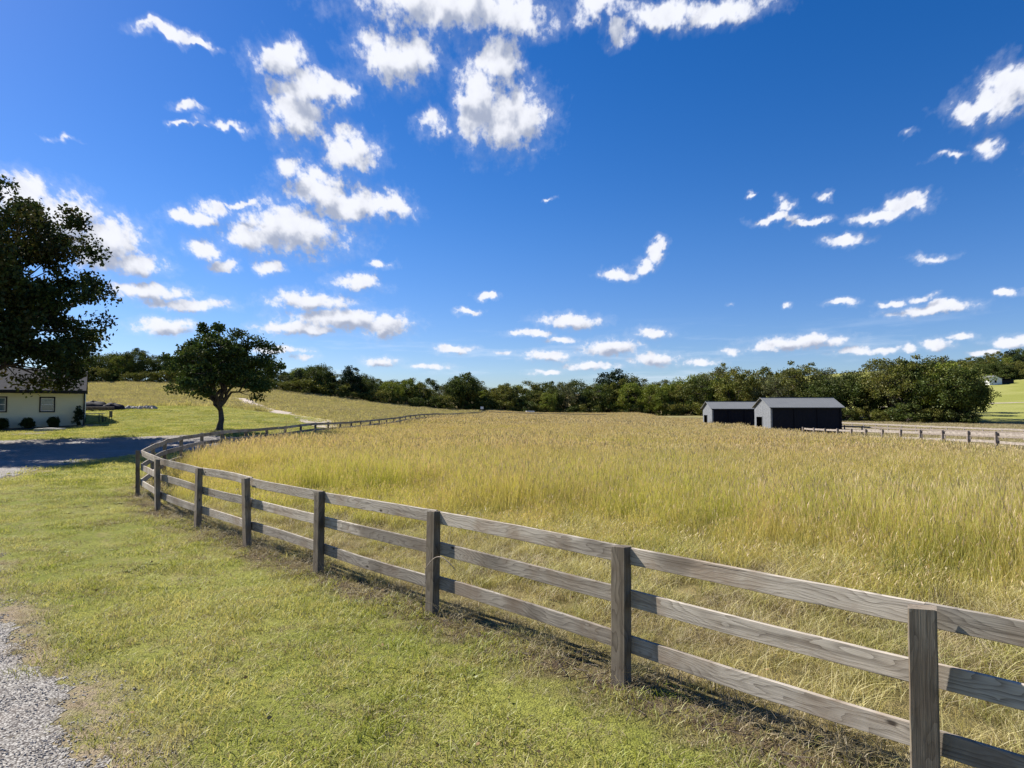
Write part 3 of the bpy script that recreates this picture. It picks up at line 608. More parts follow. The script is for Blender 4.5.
def fence(name, pts, label, cat, group=None, ph=1.17, rails=((1.092, .145), (.735, .145), (.345, .145)), side=1, pw=.15, pd=.10, spans=None, mats=('rail', 'post'), near=14, tilt=.019, rail_limit=99, root_i=0):
    P = np.array(pts); Z = height(P[:, 0], P[:, 1]); root = empty(name, (P[root_i, 0], P[root_i, 1], Z[root_i])); tag(root, label, cat, group)
    inv = Matrix.Translation(-root.location); T = np.gradient(P, axis=0); shared = [post_mb(pw, pd, ph, 900 + k).mesh('post', M[mats[1]], False) for k in range(4)]
    for i, (x, y) in enumerate(P):
        me = post_mb(pw, pd, ph, 300 + i).mesh('post', M[mats[1]]) if i < near else shared[i % 4]
        o = obj('post', me, root); o.location = Vector((x, y, Z[i])) - root.location; o.rotation_euler = (random.gauss(0, tilt), random.gauss(0, tilt), math.atan2(T[i, 1], T[i, 0]) + (.22 if name == 'board_fence' and root_i == 4 and i == 2 else 0))
        if name == 'board_fence' and root_i == 4 and i == 2: o.location += Vector((-.014, -.014, 0))
        if i >= 99: break
    spans = spans or [(i, i + 1) for i in range(len(P) - 1)]; cnt = 0; rest = MB()
    for si, (a, b_) in enumerate(spans):
        for ri, (rz, rh) in enumerate(rails):
            d = P[b_] - P[a]; L = float(np.hypot(*d)); nrm = np.array([d[1], -d[0]]) / L * side
            jit = random.gauss(0, .006)
            p0 = Vector((P[a, 0] + nrm[0] * (pd / 2 + .017), P[a, 1] + nrm[1] * (pd / 2 + .017), Z[a] + rz + random.gauss(0, .006)))
            p1 = Vector((P[b_, 0] + nrm[0] * (pd / 2 + .017), P[b_, 1] + nrm[1] * (pd / 2 + .017), Z[b_] + rz + random.gauss(0, .006)))
            v = p1 - p0; L3 = v.length; Mx = v.to_track_quat('X', 'Z').to_matrix().to_4x4(); Mx.translation = p0 - root.location
            bb = board(L3 - .004, rh, .03, 1000 + si * 7 + ri, segs=8 if si < near else 3, bow=.008 if si < near else .012)
            if cnt < rail_limit:
                o = obj('rail', bb.mesh('rail', M[mats[0]]), root); o.matrix_local = Mx; cnt += 1
            else:
                V = np.vstack(bb.V); m4 = np.array(Mx); V = V @ m4[:3, :3].T + m4[:3, 3]
                rest.V.append(V); rest.Q += [q + rest.n for q in bb.Q]; rest.n += len(V)
    if rest.n: tag(rest.build('rail_run', M[mats[0]], root), kind='stuff')
    return root
sp = [(i, i + 1) for i in range(15)] + [(i, min(i + 2, len(FENCE) - 1)) for i in range(15, len(FENCE) - 1, 2)]
# rails on the field side of the posts: the polyline runs away from the camera, the field lies to its right
fence('board_fence', FENCE, 'weathered three rail board fence curving from the front around the hay field', 'fence', spans=sp, root_i=4)
back = [(-5.9 + 26 * k / 11 + .6, 150.3 - 10 * k / 11) for k in range(12)]
fence('board_fence', back, 'short far fence run beyond the hay field, under the distant centre trees', 'fence', mats=('far_wood', 'far_wood'), near=0, rails=((1.09, .15), (.72, .15), (.34, .15)))
nf = [(float(right_x(y)), y) for y in np.arange(20.3, 66, 2.44)]
fence('paddock_fence', nf, 'pale paddock fence with brown posts running from the large shed across the right', 'fence', mats=('pale_wood', 'far_wood'), near=0, side=1, pw=.13, pd=.14, ph=1.24, rails=((1.07, .16), (.62, .15), (.24, .15)))
nf = [(float(44 + (66 - y) * -.0 + (66 - y) * .27), y) for y in np.arange(42, 96, 2.6)]
fence('paddock_fence', nf, 'brown rail fence in the middle of the paddocks between the two pale fences', 'fence', mats=('far_wood', 'far_wood'), near=0, side=-1, rails=((1.05, .17), (.6, .12)))
nf = [(float(52.5 + (82 - y) * .10), y) for y in np.arange(52, 124, 2.6)]
fence('paddock_fence', nf, 'farthest pale rail fence of the paddocks, at the foot of the big trees', 'fence', mats=('pale_wood', 'pale_wood'), near=0, side=-1, rails=((1.05, .2), (.6, .18), (.25, .15)))

# ------------------------------------------------------------------ trees
def leaves(pts, size, g, flat=.0):
    n = len(pts); a = g.normal(0, 1, (n, 3)); a[:, 2] *= (1 - flat); a /= np.linalg.norm(a, axis=1)[:, None]
    b = np.cross(a, g.normal(0, 1, (n, 3))); b /= np.linalg.norm(b, axis=1)[:, None]
    s = size * g.uniform(.6, 1.3, n)[:, None]; V = np.stack([pts - a * s * .5, pts + b * s * .34, pts + a * s * .55, pts - b * s * .34], 1).reshape(-1, 3)
    Q = np.arange(n)[:, None] * 4 + np.arange(4)[None]; U = np.repeat(np.stack([g.uniform(0, 1, n), g.uniform(0, 1, n)], -1), 4, 0); return V, Q, U
def limb(p0, p1, r0, r1, g, n=7, sag=.12):
    p0, p1 = np.array(p0, float), np.array(p1, float); L = np.linalg.norm(p1 - p0); ks = np.linspace(0, 1, n)
    P = p0 + (p1 - p0) * ks[:, None]; P[:, 2] -= sag * L * np.sin(ks * math.pi) * .6
    P[1:-1] += g.normal(0, .035 * L, (n - 2, 3)); return P, r0 + (r1 - r0) * ks ** .8
def tree_meshes(seed, H, crown_c, crown_r, trunk_r, fork, nclump, per, leaf, mleaf, clump=.85, surf=.55, cut=-.75, flat=.7, twigs=True, lean=(0, 0), gap=0.0, sides=7, lobe=1.0, sup=0):
    g = np.random.default_rng(seed); crown_c = np.array(crown_c, float); crown_r = np.array(crown_r, float)
    ph = g.uniform(0, 6.28, 8); cs = []
    while len(cs) < nclump:
        d = g.normal(0, 1, 3); d /= np.linalg.norm(d)
        if d[2] < cut: continue
        az = math.atan2(d[1], d[0]); lob = 1 + lobe * (.13 * math.sin(3 * az + ph[0]) + .10 * math.sin(5 * az + ph[1] + 3 * d[2]) + .09 * math.sin(7 * d[2] + ph[2] + 2 * az))
        r = (surf + (1 - surf) * g.uniform(0, 1) ** .6) * lob
        if g.uniform() < gap and r > .7: continue
        if sup: hh = (1 - abs(d[2]) ** sup) ** (1 / sup) / max(1e-6, math.hypot(d[0], d[1])); d = np.array([d[0] * hh, d[1] * hh, d[2]])
        cs.append(crown_c + d * crown_r * r)
    cs = np.array(cs); tb = MB(); top = np.array([lean[0], lean[1], fork])
    ks = np.linspace(0, 1, 8); P = top * ks[:, None]; bend_ = g.normal(0, .035 * fork, 2); P[:, :2] += np.sin(ks * math.pi)[:, None] * bend_ + g.normal(0, .004 * fork, (8, 2)) * (ks > .1)[:, None]; P[0, 2] = -.25
    rr = trunk_r * (1 - .35 * ks); rr[0] *= 1.7; rr[1] *= 1.12; tb.tube(P, rr, sides + 3)
    nl = max(3, nclump // 11); heads = cs[g.choice(len(cs), nl, replace=False)]
    ends = []
    for h in heads:
        tgt = crown_c + (h - crown_c) * .62; P, r = limb(top - np.array([0, 0, g.uniform(0, .18) * fork]), tgt, trunk_r * .52, trunk_r * .18, g); tb.tube(P, r, sides)
        ends.append(P)
    ends = np.vstack([e[3:] for e in ends])
    if twigs:
        for c in cs:
            q = ends[np.argmin(((ends - c) ** 2).sum(1) + (ends[:, 2] > c[2] + .3) * 3)]
            P, r = limb(q, c, trunk_r * .16, trunk_r * .04, g, 5, .04); tb.tube(P, r, 4, False)
    V_ = []
    for c in cs:
        n = int(per * g.uniform(.5, 1.4)); rc = clump * g.uniform(.6, 1.25); d = g.normal(0, 1, (n, 3)); d /= np.linalg.norm(d, axis=1)[:, None]
        V_.append(c + d * (g.uniform(0, 1, n) ** .45)[:, None] * rc * np.array([1, 1, flat]) + g.normal(0, rc * .12, (n, 3)))
    pts = np.vstack(V_); pts = pts[pts[:, 2] > .05 * H]
    V, Q, U = leaves(pts, leaf, g); cm = mesh_np('crown', V, Q, None, False, uv=U, mat=mleaf)
    tm_ = tb.mesh('trunk', M['bark'], True); return tm_, cm
def leafmat(name, a, b_, dry, trans=.22): return leafy(name, a, b_, dry, trans, .012, macro=(.3, -.15), hue_amt=.8)
M['leaf_near'] = leafmat('dark_oak_leaf', (.022, .04, .010), (.05, .075, .018), (.075, .06, .02), .16)
M['leaf_lone'] = leafmat('lone_tree_leaf', (.035, .065, .015), (.075, .12, .028), (.10, .105, .03), .22)
M['leaf_a'] = leafmat('deep_green_leaf', (.042, .065, .014), (.09, .125, .024), (.12, .12, .03))
M['leaf_b'] = leafmat('olive_leaf', (.085, .10, .018), (.175, .19, .035), (.21, .18, .05))
M['leaf_c'] = leafmat('yellow_green_leaf', (.105, .14, .018), (.21, .26, .032), (.22, .21, .05))
M['leaf_d'] = leafmat('grey_green_leaf', (.07, .085, .035), (.14, .16, .065), (.17, .16, .08))
M['leaf_e'] = leafmat('conifer_needle', (.015, .032, .013), (.03, .055, .02), (.03, .045, .02), .08)

def place_tree(name, tm_, cm, x, y, rz, s, label, cat='tree', group=None, sz=None, dz=0):
    r = empty(name, (x, y, hz(x, y) + dz), rz); r.scale = (s, s, s if sz is None else sz); tag(r, label, cat, group)
    obj('trunk', tm_, r); obj('crown', cm, r); return r
# big dark tree by the house
tm1, cm1 = tree_meshes(41, 15.5, (.2, 0, 8.5), (7.7, 6.2, 6.8), .42, 3.2, 350, 265, .23, M['leaf_near'], clump=1.0, surf=.32, cut=-.77, flat=.62, gap=.0, lobe=.5, sup=2.6)
place_tree('oak_tree', tm1, cm1, -31.9, 35.8, .4, 1, 'huge dark tree whose crown hangs in front of the cream house roof')
tm2, cm2 = tree_meshes(11, 7.3, (.1, 0, 4.35), (3.6, 3.4, 2.6), .22, 1.75, 185, 190, .17, M['leaf_lone'], clump=.6, surf=.36, cut=-.72, flat=.6, gap=.05, lobe=1.2)
place_tree('yard_tree', tm2, cm2, -19.2, 42, 2.2, .95, 'lone round tree standing on bright lawn just behind the curving fence')

VAR = []   # (trunk, crown, look, nominal height, kind)
def var(look, name, *a, **k):
    k.setdefault('lobe', .55); VAR.append((*tree_meshes(*a, **k), look, a[1], name))
var('rounded deep green tree', 'maple_tree', 51, 10, (0, 0, 5.6), (3.9, 3.9, 4.3), .2, 2.2, 70, 116, .31, M['leaf_a'], clump=1.15, sides=4)
var('broad olive green tree', 'elm_tree', 52, 10, (0, 0, 5.5), (4.6, 4.4, 4.2), .2, 2.4, 75, 116, .31, M['leaf_b'], clump=1.1, sides=4)
var('yellow green bushy tree', 'locust_tree', 53, 10, (0, 0, 5.2), (4.0, 3.9, 4.6), .16, 1.6, 70, 108, .30, M['leaf_c'], clump=1.1, sides=4)
var('airy grey green tree', 'ash_tree', 54, 10, (0, 0, 6.0), (3.7, 3.7, 4.0), .2, 3.0, 48, 69, .27, M['leaf_d'], clump=.95, surf=.6, sides=4)
var('tall narrow dark tree', 'cedar_tree', 55, 10, (0, 0, 5.2), (2.7, 2.7, 4.9), .18, 2.0, 70, 108, .30, M['leaf_e'], clump=.85, sides=4)
var('open crowned olive tree', 'hackberry_tree', 56, 10, (0, 0, 6.2), (4.2, 4.0, 3.9), .2, 3.2, 50, 77, .27, M['leaf_b'], clump=.95, surf=.6, sides=4)
var('lumpy topped green tree', 'walnut_tree', 57, 10, (0, 0, 5.5), (4.2, 4.2, 4.4), .2, 2.2, 62, 124, .31, M['leaf_a'], clump=1.3, sides=4)
NB = len(VAR)
var('low dark bush', 'bush', 61, 4, (0, 0, 1.7), (2.9, 2.6, 2.0), .08, .5, 45, 93, .27, M['leaf_a'], clump=.8, cut=-.9, sides=4)
var('low olive bush', 'bush', 62, 4, (0, 0, 1.7), (2.9, 2.6, 2.0), .08, .5, 45, 93, .25, M['leaf_b'], clump=.8, cut=-.9, sides=4)
TOP = np.array([(60,354),(120,351),(150,349),(165,352),(230,362),(262,362),(280,370),(300,366),(318,363),(335,371),(352,366),(372,376),(400,377),(425,378),(440,384),(452,377),(465,374),(478,379),(486,386),(505,382),(530,382),(545,380),(560,378),(578,379),(588,385),(600,377),(615,371),(640,376),(660,377),(682,377),(698,373),(706,366),(740,366),(780,366),(800,365),(820,368),(835,370),(852,369),(870,361),(890,354),(905,357),(920,356),(940,358),(970,358),(985,356),(1000,354)])
DLINE = np.array([(60,156),(120,157),(280,160),(350,166),(420,174),(480,181),(600,184),(690,170),(760,156),(840,146),(900,136),(980,128)])
ORD = 'first second third fourth fifth sixth seventh eighth ninth tenth eleventh twelfth thirteenth fourteenth fifteenth sixteenth seventeenth eighteenth nineteenth twentieth'.split() + ['twenty-' + w for w in 'first second third fourth fifth sixth seventh eighth ninth'.split()]
SECT = [(-999, 232, 'west of the lone yard tree'), (232, 487, 'between lone yard tree and far fence corner'), (487, 704, 'between far fence corner and small shed'), (704, 841, 'directly behind the two sheds'), (841, 1200, 'beyond the paddocks')]
g = np.random.default_rng(5); plan = []
def pick(px, row):
    if px < 232: w = [3, 1, 1, 1, 2, 0, 2]
    elif px < 330: w = [4, .5, .5, .5, 3, 0, 3]
    elif px < 480: w = [2, 2, 2, 3, 1, 1, 2]
    elif px < 704: w = [2, 3, 2.5, .8, .6, 1, 2]
    elif px < 841: w = [1, 3, 1.5, 2.5, .3, 3, 1]
    else: w = [1.2, 3, .8, 1.5, .2, 3, 1.5]
    w = np.array(w, float); return int(g.choice(NB, p=w / w.sum()))
for row, (spc, dd_, f0, f1) in {'front': (4.6, 0, .70, .98), 'rear': (5.0, 9, .86, 1.03)}.items():
    px = 62.0
    while px < (972 if row == 'front' else 970):
        D0 = float(np.interp(px, DLINE[:, 0], DLINE[:, 1])) + dd_ + g.uniform(-2.5, 2.5)
        yt = float(np.interp(px, TOP[:, 0], TOP[:, 1])); x = (px - 512) / F * D0; zb = hz(x, D0); zt = CAMZ + (409 - yt) * D0 / F
        v = pick(px, row); Hh = (zt - zb) * (g.uniform(f0, f1)); plan.append((row, px, x, D0, v, Hh)); wid = .62 + .38 * min(1.6, Hh / 10)
        px += spc * F / D0 * g.uniform(.7, 1.25) * wid
px = 66.0
while px < 972:
    D0 = float(np.interp(px, DLINE[:, 0], DLINE[:, 1])) + 5 + g.uniform(-1, 1.5)
    plan.append(('thicket', px, (px - 512) / F * D0, D0, NB + int(g.choice([0, 1], p=[.75, .25])), g.uniform(3.4, 5.4))); px += 5.4 * F / D0 * g.uniform(.75, 1.3)
px = 60.0
while px < 980:
    D0 = float(np.interp(px, DLINE[:, 0], DLINE[:, 1])) - 4.5 + g.uniform(-1, 1.5)
    plan.append(('undergrowth', px, (px - 512) / F * D0, D0, NB + int(g.integers(0, 2)), g.uniform(2.4, 4.6))); px += 4.0 * F / D0 * g.uniform(.75, 1.3)
# single trees of the skyline; last two stand hidden, added to cast shadows
for px, yt, v, dd_ in ((318, 363, 6, -1), (352, 366, 4, -1), (465, 374, 0, -3), (458, 378, 6, -2), (615, 370, 4, 4), (895, 357, 3, 0), (905, 359, 5, -1), (715, 365, 3, 1), (800, 364, 5, 1), (825, 366, 3, 2), (505, 383, 1, -2), (548, 391, 2, -5), (655, 383, 2, -4), (660, 392, 2, -6), (950, 364, 6, -3), (966, 372, 0, -4), (955, 372, 1, 24), (968, 378, 0, 34)):
    D0 = float(np.interp(px, DLINE[:, 0], DLINE[:, 1])) + dd_; x = (px - 512) / F * D0; plan.append(('front', px, x, D0, v, CAMZ + (409 - yt) * D0 / F - hz(x, D0)))
cnts = {}
for row, px, x, y, v, Hh in sorted(plan, key=lambda p_: p_[1]):
    si = [i for i, s in enumerate(SECT) if s[0] <= px < s[1]][0]; key = (row, si); n_ = cnts.get(key, 0); cnts[key] = n_ + 1
    tm_, cm_, look, nom, nm = VAR[v]; s = Hh / nom
    if v >= NB: lab = '%s, %s of the %s %s' % (look, ORD[n_], row, SECT[si][2])
    else: lab = '%s, %s in %s row %s' % (look, ORD[n_], row, SECT[si][2])
    sxy = s * g.uniform(.85, 1.25) if v < NB else s * g.uniform(1.0, 1.4)
    place_tree(nm, tm_, cm_, x, y, g.uniform(0, 6.28), sxy, lab, 'bush' if v >= NB else 'tree', 'bushes along the foot of the tree line' if v >= NB else 'trees of the %s row of the tree line' % row, sz=s, dz=-.1)
# wooded hilltop at the far right
hp = []
for (D0, px0, px1, yt0, yt1, st) in ((336, 940, 994, 372, 366, 8), (340, 1000, 1120, 370, 363, 8), (372, 940, 1120, 362, 356, 10), (405, 930, 1130, 356, 345, 10)):
    for px in np.arange(px0, px1, st):
        q = px + g.uniform(-2, 2); d_ = D0 + g.uniform(-6, 6); x = (q - 512) / F * d_; yt = np.interp(q, [940, 985, 1003, 1015, 1024, 1040, 1130], [362, 355, 349, 347.5, 347, 345, 342]) + (406 - D0) * .22 + g.uniform(-1, 2)
        hp.append((D0, x, d_, CAMZ + (409 - yt) * d_ / F - hz(x, d_)))
hrow = {336: 'lowest', 340: 'lower', 372: 'middle', 405: 'topmost'}; hc = {}
for i, (D0, x, y, Hh) in enumerate(sorted(hp, key=lambda q_: q_[1])):
    hc[D0] = hc.get(D0, -1) + 1
    v = int(g.choice([0, 1, 6, 2, 4], p=[.3, .3, .25, .1, .05])); tm_, cm_, look, nom, nm = VAR[v]; Hh = max(9, Hh); s = Hh / nom
    place_tree(nm, tm_, cm_, x, y, g.uniform(0, 6.28), s * g.uniform(.9, 1.2) * (1.0 if Hh < 16 else .85), '%s, %s in the %s row of the hillside wood' % (look, ORD[hc[D0]], hrow[D0]), 'tree', 'trees of the far hillside wood', sz=s)

# ------------------------------------------------------------------ run-in sheds
def plank_wall(x0, x1, zt, step, th, opening=None, z0=-.3, seed=0):
    """vertical boards in the local XZ plane, zt(x) gives the top, opening = (xa, xb, za, zb)"""
    b = MB(); g_ = np.random.default_rng(seed); x = x0
    while x < x1 - .01:
        w = min(step * g_.uniform(.93, 1.05), x1 - x); xm = x + w / 2; y0 = g_.uniform(0, .008)
        segs = [(z0 - g_.uniform(0, .04), zt(xm))]
        if opening and opening[0] < xm < opening[1]: segs = [(segs[0][0], opening[2]), (opening[3], segs[0][1])]
        for (za, zb) in segs:
            if zb - za > .03:
                if zb == zt(xm): b.add([(x+.004,y0,za),(x+w-.004,y0,za),(x+w-.004,y0+th,za),(x+.004,y0+th,za),(x+.004,y0,zt(x)),(x+w-.004,y0,zt(x+w)),(x+w-.004,y0+th,zt(x+w)),(x+.004,y0+th,zt(x))], [(0,3,2,1),(4,5,6,7),(0,1,5,4),(1,2,6,5),(2,3,7,6),(3,0,4,7)])
                else: b.box((x + .004, y0, za), (x + w - .004, y0 + th, zb))
        x += w
    return b
def shed(sx, sy, w, d, eave, ridge, label, seed):
    zb = hz(sx + w / 2, sy + d / 2) - .05; root = empty('livestock_shed', (sx, sy, zb)); tag(root, label, 'shed', 'run-in sheds in the hay field')
    r_y = d / 2; ov = .28; tk = .06; sl = (ridge - eave) / r_y
    for s_ in (0, 1):
        b = MB(); y0 = -ov if s_ == 0 else d + ov; z0 = eave - sl * ov
        b.slab([(-ov, y0, z0), (w + ov, y0, z0), (w + ov, r_y + (-.003 if s_ == 0 else .003), ridge), (-ov, r_y + (-.003 if s_ == 0 else .003), ridge)], (0, 0, tk)); b.build('roof', M['roof_metal'], root)
    b = MB(); b.box((-ov - .01, r_y - .12, ridge + tk - .02), (w + ov + .01, r_y + .12, ridge + tk + .025)); b.build('ridge_cap', M['roof_metal'], root)
    zt = lambda v: eave + (r_y - abs(v - r_y)) * sl - .03
    for s_ in (0, 1):       # gable walls, built in local XZ then turned to face sideways
        b = plank_wall(0, d, zt, .2, .025, (d * .5, d * .86, .55, 2.15) if s_ == 0 else None, seed=seed + s_)
        Rm = np.array([[0, -1, 0], [1, 0, 0], [0, 0, 1.0]])
        b.V = [v @ Rm.T + np.array([0 if s_ == 0 else w, 0, 0]) for v in b.V]; wall = b.build('gable_wall', M['grey_board'], root)
        if s_ == 0:
            f = MB(); 
            for (a0, a1, c0, c1) in ((d * .5 - .1, d * .5, .45, 2.25), (d * .86, d * .86 + .1, .45, 2.25), (d * .5, d * .86, 2.15, 2.25), (d * .5, d * .86, .45, .55)): f.box((-.06, a0, c0), (-.03, a1, c1))
            f.build('opening_frame', M['grey_board'], wall)
            f = MB(); f.box((-.10, d * .5 - .1, .72), (-.065, d * .86 + .1, .86)); f.build('cross_rail', M['pale_wood'], root)
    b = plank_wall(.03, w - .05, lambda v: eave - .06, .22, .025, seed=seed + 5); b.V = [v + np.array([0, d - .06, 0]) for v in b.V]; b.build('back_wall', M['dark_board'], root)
    b = plank_wall(.06, w - .06, lambda v: eave - .10, .22, .025, seed=seed + 6); b.V = [v + np.array([0, .05, 0]) for v in b.V]; b.build('shade_front_wall', M['dark_board'], root)  # dark boards closing the open front, standing for the shade inside
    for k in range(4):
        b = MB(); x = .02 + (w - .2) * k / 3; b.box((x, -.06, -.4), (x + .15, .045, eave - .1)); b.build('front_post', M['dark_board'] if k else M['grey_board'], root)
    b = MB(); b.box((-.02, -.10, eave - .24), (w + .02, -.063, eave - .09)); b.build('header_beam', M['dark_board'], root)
    return root
shed(30.3, 75, 8.3, 5.0, 3.35, 4.42, 'large shed with shade-coloured front, grey gable and metal roof', 1)
shed(27.5, 88, 6.8, 4.2, 3.1, 4.0, 'smaller shed with shade-coloured front half hidden behind the tall hay', 9)

# ------------------------------------------------------------------ cream house
HX0, HY0, HX1, HY1 = HOUSE; zb = hz(-36, 50) - .02; W_, D_, E_, RG = HX1 - HX0, HY1 - HY0, 3.05, 4.75
HTH = R(33); HP = np.array([HX1, HY0]); HU = -np.array([math.cos(HTH), math.sin(HTH)]); HN = np.array([math.sin(HTH), -math.cos(HTH)])
def wall_pt(px, off=0.0):
    """metres along the front wall from its right corner, and that point moved out by off"""
    q = (px - 512) / F; p_ = HP + HN * off; tt = (p_[0] - q * p_[1]) / (q * HU[1] - HU[0]); return tt, p_ + HU * tt
zb = min(hz(*HP), hz(*(HP + HU * 8))) - .02
house = empty('ranch_house', (HX1 + HU[0] * (HX1 - HX0), HY0 + HU[1] * (HX1 - HX0), zb), HTH); tag(house, 'single storey cream house with grey shingle roof behind the huge dark tree', 'house')
WIN = [W_ - wall_pt(47.5)[0], W_ - wall_pt(-1)[0], 4.2]; ww, wz0, wz1 = .80, 1.42, 2.42
b = MB(); cuts = sorted(WIN); x = 0
for c in cuts:
    b.box((x, 0, -.5), (c - ww / 2, .18, E_)); b.box((c - ww / 2, 0, -.5), (c + ww / 2, .18, wz0)); b.box((c - ww / 2, 0, wz1), (c + ww / 2, .18, E_)); x = c + ww / 2
b.box((x, 0, -.5), (W_, .18, E_)); b.box((W_ - .18, .18, -.5), (W_, D_, E_)); b.box((0, .18, -.5), (.18, D_, E_)); b.box((.18, D_ - .18, -.5), (W_ - .18, D_, E_))
for s_ in (0, 1):
    xg = 0 if s_ == 0 else W_ - .18; b.add([(xg,0,E_),(xg+.18,0,E_),(xg+.18,D_,E_),(xg,D_,E_),(xg,D_/2,RG-.1),(xg+.18,D_/2,RG-.1)], [(0,1,5,4),(3,4,5,2),(0,3,2,1)], [(0,4,3),(1,2,5)])
wl = b.build('wall', M['siding'], house)
ov = .45; sl = (RG - E_) / (D_ / 2)
b = MB()
for s_ in (0, 1):
    y0 = -ov if s_ == 0 else D_ + ov; b.slab([(-.4, y0, E_ - sl * ov + .03), (W_ + .12, y0, E_ - sl * ov + .03), (W_ + .12, D_ / 2, RG + .03), (-.4, D_ / 2, RG + .03)], (0, 0, .1))
rf = b.build('roof', M['shingle'], house)
b = MB(); b.box((-.42, -ov - .12, E_ - sl * ov - .12), (W_ + .13, -ov - .01, E_ - sl * ov + .06)); b.build('gutter', M['black_trim'], rf)
b = MB(); b.box((W_ - .05, -.09, -.1), (W_ + .05, -.01, E_ - .25)); b.build('downspout', M['black_trim'], house)
for c in WIN:
    fr = MB(); o_ = .09
    fr.box((c - ww/2 - o_, -.04, wz0 - o_), (c - ww/2, .06, wz1 + o_)); fr.box((c + ww/2, -.04, wz0 - o_), (c + ww/2 + o_, .06, wz1 + o_)); fr.box((c - ww/2, -.04, wz1), (c + ww/2, .06, wz1 + o_)); fr.box((c - ww/2, -.05, wz0 - o_), (c + ww/2, .06, wz0))
    w_ = fr.build('window', M['black_trim'], house); s2 = MB(); q = .05; zm = (wz0 + wz1) / 2
    s2.box((c - ww/2, .0, wz0), (c - ww/2 + q, .05, wz1)); s2.box((c + ww/2 - q, .0, wz0), (c + ww/2, .05, wz1)); s2.box((c - ww/2 + q, .0, wz1 - q), (c + ww/2 - q, .05, wz1)); s2.box((c - ww/2 + q, .0, wz0), (c + ww/2 - q, .05, wz0 + q)); s2.box((c - ww/2 + q, -.005, zm - q/2), (c + ww/2 - q, .05, zm + q/2))
    s2.build('sash', M['white'], w_); s3 = MB(); s3.box((c - ww/2 + q, .025, wz0 + q), (c + ww/2 - q, .03, wz1 - q)); s3.build('pane', M['glass'], w_)
    s4 = MB(); s4.box((c - ww/2 - .02, .11, zm + .05), (c + ww/2 + .02, .12, wz1 + .02)); s4.build('curtain', M['curtain'], w_)
# mulch bed sheet, widened so its dark colour also stands for house shade
BED = np.array([HP + HN * 1.9 - HU * 1.6, HP + HN * 1.9 + HU * 14, HP - HN * .3 + HU * 14, HP - HN * .3 - HU * .6])
def bed_d(x, y): return in_poly(BED, x, y) + (vnoise(x, y, .5, 2) - .5) * .3
V, Q = sheet('m', -48, 38, -31, 52, .15, bed_d, .03, None)
tag(obj('mulch_and_shade_bed', mesh_np('mulch_and_shade_bed', V, Q, None, True, mat=M['soil'])), kind='structure')
def dirt_d(x, y): return np.maximum(in_poly(np.array([(-43, 42.2), (-37, 42.6), (-34.5, 43.2), (-36, 44.2), (-43, 44.4)]), x, y), in_poly(np.array([(-34.5, 42.4), (-31.5, 42.6), (-31.8, 43.4), (-34, 43.4)]), x, y)) + (vnoise(x, y, 1.2, 6) - .5) * 1.1
V, Q = sheet('m', -45, 41, -30, 45.5, .2, dirt_d, .03, None)
tag(obj('bare_earth', mesh_np('bare_earth', V, Q, None, True, mat=M['soil'])), kind='structure')
def px_at(px, d): return (px - 512) / F * d
# clipped bushes under the windows
bt, bc = tree_meshes(71, 1.2, (0, 0, .52), (.5, .48, .5), .04, .2, 90, 110, .075, M['leaf_near'], clump=.17, surf=.6, cut=-1, sides=4, flat=1)
for i, (px, s, lab) in enumerate(((2, .80, 'clipped round bush below the partly hidden house window'), (29, .76, 'clipped round bush between the two house windows'), (54, .75, 'clipped round bush just beside the fully visible house window'))):
    bp = wall_pt(px, .75)[1]; place_tree('round_bush', bt, bc, bp[0], bp[1], i * 1.3, s, lab, 'bush', 'clipped bushes along the house wall')
ct, cc = tree_meshes(73, 1.6, (0, 0, .75), (.33, .33, .85), .04, .2, 60, 50, .08, M['leaf_e'], clump=.12, surf=.3, cut=-1, sides=4, flat=1)
bp = wall_pt(79, .6)[1]; place_tree('dwarf_conifer', ct, cc, bp[0], bp[1], 0, 1, 'small pointed conifer at the house corner by the downspout', 'conifer')
# concrete cover
x, y = px_at(51, 45.6), 45.6; b = MB(); b.box((-.75, -.55, -.1), (.75, .55, .16)); b.box((-.35, -.25, .16), (.35, .25, .2)); tag(b.build('well_cover', M['concrete'], None, loc=(x, y, hz(x, y))), 'pale low concrete slab lying in the grass before the house', 'slab')
# picnic table with a grill of dark metal
x, y = px_at(93, 51.5), 51.5; tb_ = empty('patio_table', (x, y, hz(x, y)), .2); tag(tb_, 'dark outdoor table with pale top beside the house corner', 'table')
b = MB(); b.box((-.75, -.42, .72), (.75, .42, .77)); b.build('table_top', M['concrete'], tb_)
for sx_ in (-1, 1):
    for sy_ in (-1, 1): b = MB(); b.tube([(sx_ * .62, sy_ * .32, -.05), (sx_ * .58, sy_ * .28, .72)], .03); b.build('leg', M['black_trim'], tb_)
for sy_ in (-1, 1):
    x2, y2 = x + sy_ * 1.15, y + .1; bn = empty('patio_chair', (x2, y2, hz(x2, y2)), -sy_ * 1.4); tag(bn, 'dark patio chair %s' % ('on the house side of the patio table' if sy_ < 0 else 'on the lawn side of the patio table'), 'chair', 'chairs at the patio table')
    b = MB(); b.box((-.25, -.25, .42), (.25, .25, .46)); b.build('seat', M['black_trim'], bn); b = MB(); b.box((-.25, .22, .46), (.25, .26, .92)); b.build('backrest', M['black_trim'], bn)
    for sx_ in (-1, 1):
        for s3_ in (-1, 1): b = MB(); b.box((sx_ * .22 - .02, s3_ * .22 - .02, -.03), (sx_ * .22 + .02, s3_ * .22 + .02, .42)); b.build('leg', M['black_trim'], bn)
